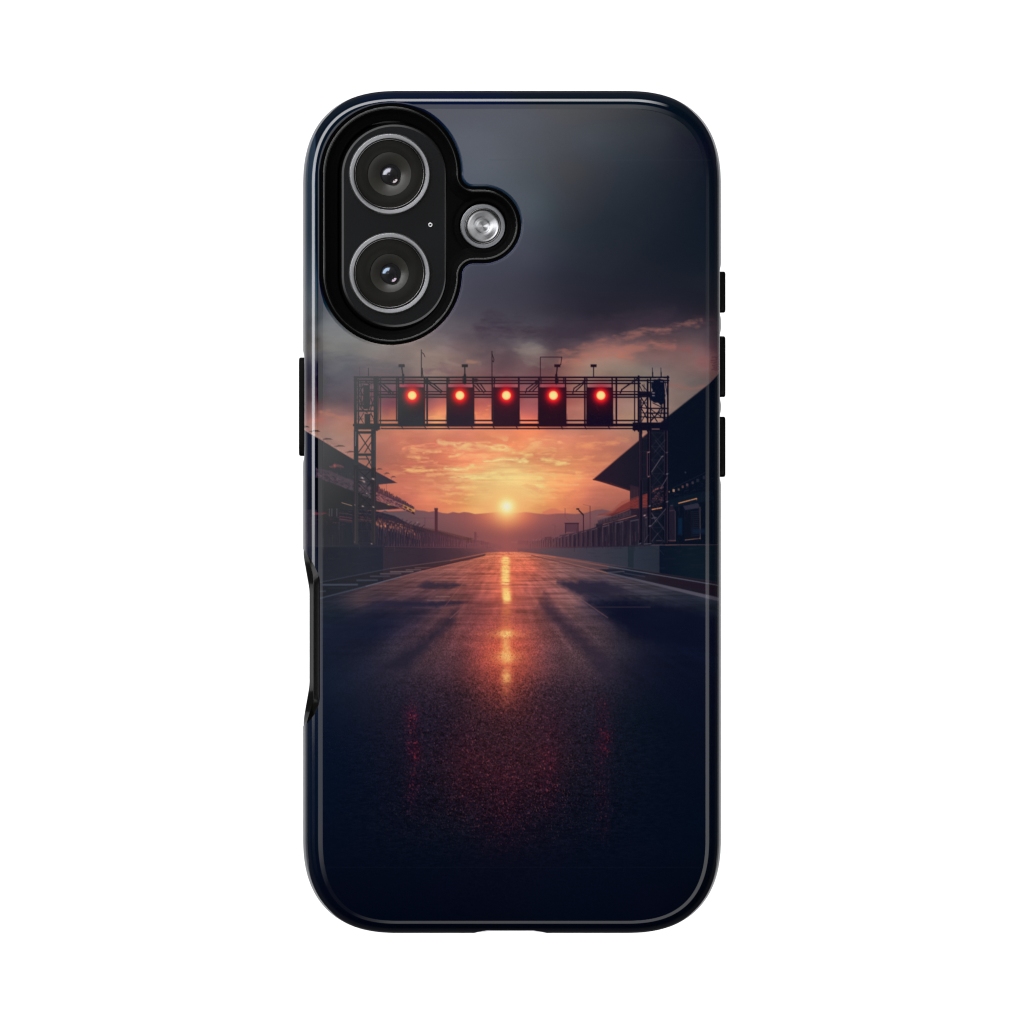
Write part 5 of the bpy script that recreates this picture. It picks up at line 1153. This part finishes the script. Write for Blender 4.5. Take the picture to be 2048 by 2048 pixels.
fl = lathe('flash', FL[0], FL[1]+1, [(46.5, -34), (45.6, -15.5), (44.8, -14), (43, -13.2), (37, -13.4), (35.4, -13.8), (35.1, -15)], M_FLASHRIM, phone, cap=False)
lathe('flash_rim', FL[0], FL[1]+1, [(35.6, -16), (35.5, -13.4), (35.0, -12.6), (34.3, -12.5), (33.7, -13.2), (33.5, -15)], M_TRIM2, fl, cap=False)
lathe('flash_reflector', FL[0], FL[1]+1, densify([(33.9, -14.6), (33.2, -13.6), (14.6, -13.0), (14.2, -13.15), (13.8, -12.95), (.4, -12.6)], 3), M_FLASH, fl)
mic = lathe('microphone', 861, 450, [(4.6, -15), (4.4, -13.9), (3.6, -13.5), (2.5, -13.6), (2.0, -14.2), (1.9, -14.6)], M_MIC, phone, seg=40, cap=False)
lathe('mic_hole', 861, 450, [(2.2, -14.2), (1.5, -14.25), (.3, -14.25)], M_DARKRING, mic, seg=40)

# ------------------------------------------------------------------ backdrop
def add_plane(name, x0, x1, z0, z1, y, mat):
    me = bpy.data.meshes.new(name); me.from_pydata([(x0, y, z0), (x1, y, z0), (x1, y, z1), (x0, y, z1)], [], [(0, 1, 2, 3)])
    return link(name, me, mat)
# a sheet of white paper hung upright behind the phone, very slightly bowed
xs_ = np.linspace(-1.9, 1.9, 25); vs = []; fs = []
for i, x in enumerate(xs_): vs += [(x, .6-.01*x*x, -.37), (x, .6-.01*x*x, .37)]
for i in range(len(xs_)-1): fs.append((2*i, 2*i+2, 2*i+3, 2*i+1))
me = bpy.data.meshes.new('backdrop'); me.from_pydata(vs, [], fs)
for p in me.polygons: p.use_smooth = True
bd = link('backdrop', me, mat_backdrop()); bd['kind'] = 'structure'; bd['label'] = 'plain white studio backdrop behind the phone'; bd['category'] = 'backdrop'
def area(name, loc, rot, sx, sy, power):
    l = bpy.data.lights.new(name, 'AREA'); l.shape = 'RECTANGLE'; l.size = sx; l.size_y = sy; l.energy = power
    o = bpy.data.objects.new(name, l); COL.objects.link(o); o.location = loc; o.rotation_euler = rot; return o
# two strip lamps above and below the phone, shining only backwards onto the paper
area('backdrop_lamp', (0, .10, .50), (math.radians(90+8), 0, 0), 1.6, .25, BD_POWER)
area('backdrop_lamp', (0, .10, -.50), (math.radians(90-8), 0, 0), 1.6, .25, BD_POWER)

# ------------------------------------------------------------------ studio light (environment of soft boxes)
world = bpy.data.worlds.new('World'); scene.world = world; world.use_nodes = True
nt = world.node_tree; nt.nodes.clear()
out = nt.nodes.new('ShaderNodeOutputWorld'); bg = nt.nodes.new('ShaderNodeBackground'); nt.links.new(bg.outputs[0], out.inputs[0])
def mth(op, a, b=None, c=None):
    n = nt.nodes.new('ShaderNodeMath'); n.operation = op
    for i, x in enumerate((a, b, c)):
        if x is None: continue
        if isinstance(x, (int, float)): n.inputs[i].default_value = x
        else: nt.links.new(x, n.inputs[i])
    return n.outputs[0]
def remap(x, a, b, c=0., d=1., smooth=True):
    n = nt.nodes.new('ShaderNodeMapRange'); n.interpolation_type = 'SMOOTHSTEP' if smooth else 'LINEAR'
    nt.links.new(x, n.inputs['Value'])
    for k, v in zip(('From Min', 'From Max', 'To Min', 'To Max'), (a, b, c, d)): n.inputs[k].default_value = v
    return n.outputs['Result']
def band(x, a, b, s): return mth('MULTIPLY', remap(x, a-s/2, a+s/2), remap(x, b-s/2, b+s/2, 1., 0.))
tc = nt.nodes.new('ShaderNodeTexCoord'); sp = nt.nodes.new('ShaderNodeSeparateXYZ'); nt.links.new(tc.outputs['Generated'], sp.inputs[0])
X, Y, Z = sp.outputs
F = mth('MAXIMUM', mth('MULTIPLY', Y, -1.), 1e-4)
ALPHA = mth('MULTIPLY', mth('ARCCOSINE', mth('MULTIPLY', Y, -1.)), 180/math.pi)       # angle from the camera axis
PHI = mth('MULTIPLY', mth('ARCTAN2', Z, X), 180/math.pi)                               # 0 right, 90 up, 180 left, -90 down
PHI2 = mth('MODULO', mth('ADD', PHI, 360.+20), 360.)                                   # shifted: 20 = right, 110 = up, 200 = left, 290 = down
kpx = CAM_D/S
du = mth('MULTIPLY', mth('DIVIDE', X, F), kpx); dv = mth('MULTIPLY', mth('DIVIDE', Z, F), -kpx)
s_ = mth('ADD', mth('MULTIPLY', mth('MAXIMUM', mth('ADD', du, C0-606), 0.), 1/850), mth('MULTIPLY', mth('MAXIMUM', mth('ADD', dv, C0-182), 0.), 1/1050))
hz = mth('MULTIPLY', remap(s_, .5, 1.10, 1., 0.), remap(ALPHA, 3.5, 9., 1., 0.))
def ramp_phi(stops):
    """piecewise-linear intensity against the shifted azimuth (degrees)"""
    n = nt.nodes.new('ShaderNodeFloatCurve'); cm = n.mapping; c = cm.curves[0]
    pts = c.points
    while len(pts) < len(stops): pts.new(.5, .5)
    for p, (x, y) in zip(pts, stops): p.location = (x/360., y); p.handle_type = 'VECTOR'
    cm.update(); nt.links.new(mth('DIVIDE', PHI2, 360.), n.inputs['Value']); return n.outputs['Value']
def phi_at(px, alpha, axis):
    """degrees by which the azimuth shifts for a point px away from the centre along a straight edge"""
    return math.degrees(math.atan(px*S/CAM_D/math.sin(math.radians(alpha))))
a1 = phi_at(-106, 66, 'l')      # left line ends at v = 1130 (106 px below the centre)
R = 20.
ring1 = ramp_phi(RING1)
ring2 = ramp_phi(RING2)
rad = mth('ADD', mth('MULTIPLY', hz, HAZE/F0),
      mth('ADD', mth('MULTIPLY', mth('MULTIPLY', mth('MULTIPLY', remap(ALPHA, 5., 11.), remap(ALPHA, 34., 40., 1., 0.)), ring1), L1),
          mth('ADD', mth('MULTIPLY', mth('MULTIPLY', band(ALPHA, 65.5, 74.5, 3), ring2), L2), mth('MULTIPLY', remap(ALPHA, 70, 95), .10))))
cmb = nt.nodes.new('ShaderNodeCombineColor')
nt.links.new(rad, cmb.inputs[0]); nt.links.new(mth('MULTIPLY', rad, 1.0), cmb.inputs[1]); nt.links.new(mth('MULTIPLY', rad, 1.03), cmb.inputs[2])
nt.links.new(cmb.outputs[0], bg.inputs['Color']); bg.inputs['Strength'].default_value = 1.0
world.cycles.sampling_method = 'MANUAL'; world.cycles.sample_map_resolution = 4096

# ------------------------------------------------------------------ camera and output
cam = bpy.data.cameras.new('camera'); co_ = bpy.data.objects.new('camera', cam); COL.objects.link(co_)
co_.location = (0, -CAM_D, 0); co_.rotation_euler = (math.radians(90), 0, 0)
cam.sensor_width = 36; cam.lens = 36*CAM_D/(2048*S)*1.001; cam.clip_start = .01; cam.clip_end = 100
scene.camera = co_
scene.render.engine = 'CYCLES'; scene.cycles.pixel_filter_type = 'BLACKMAN_HARRIS'; scene.cycles.filter_width = 1.15
scene.render.resolution_x = 1024; scene.render.resolution_y = 1024
vs_ = scene.view_settings; vs_.view_transform = 'Standard'; vs_.look = 'None'; vs_.exposure = 0; vs_.gamma = 1; vs_.use_curve_mapping = False
print('done', round(time.time()-T0, 1))
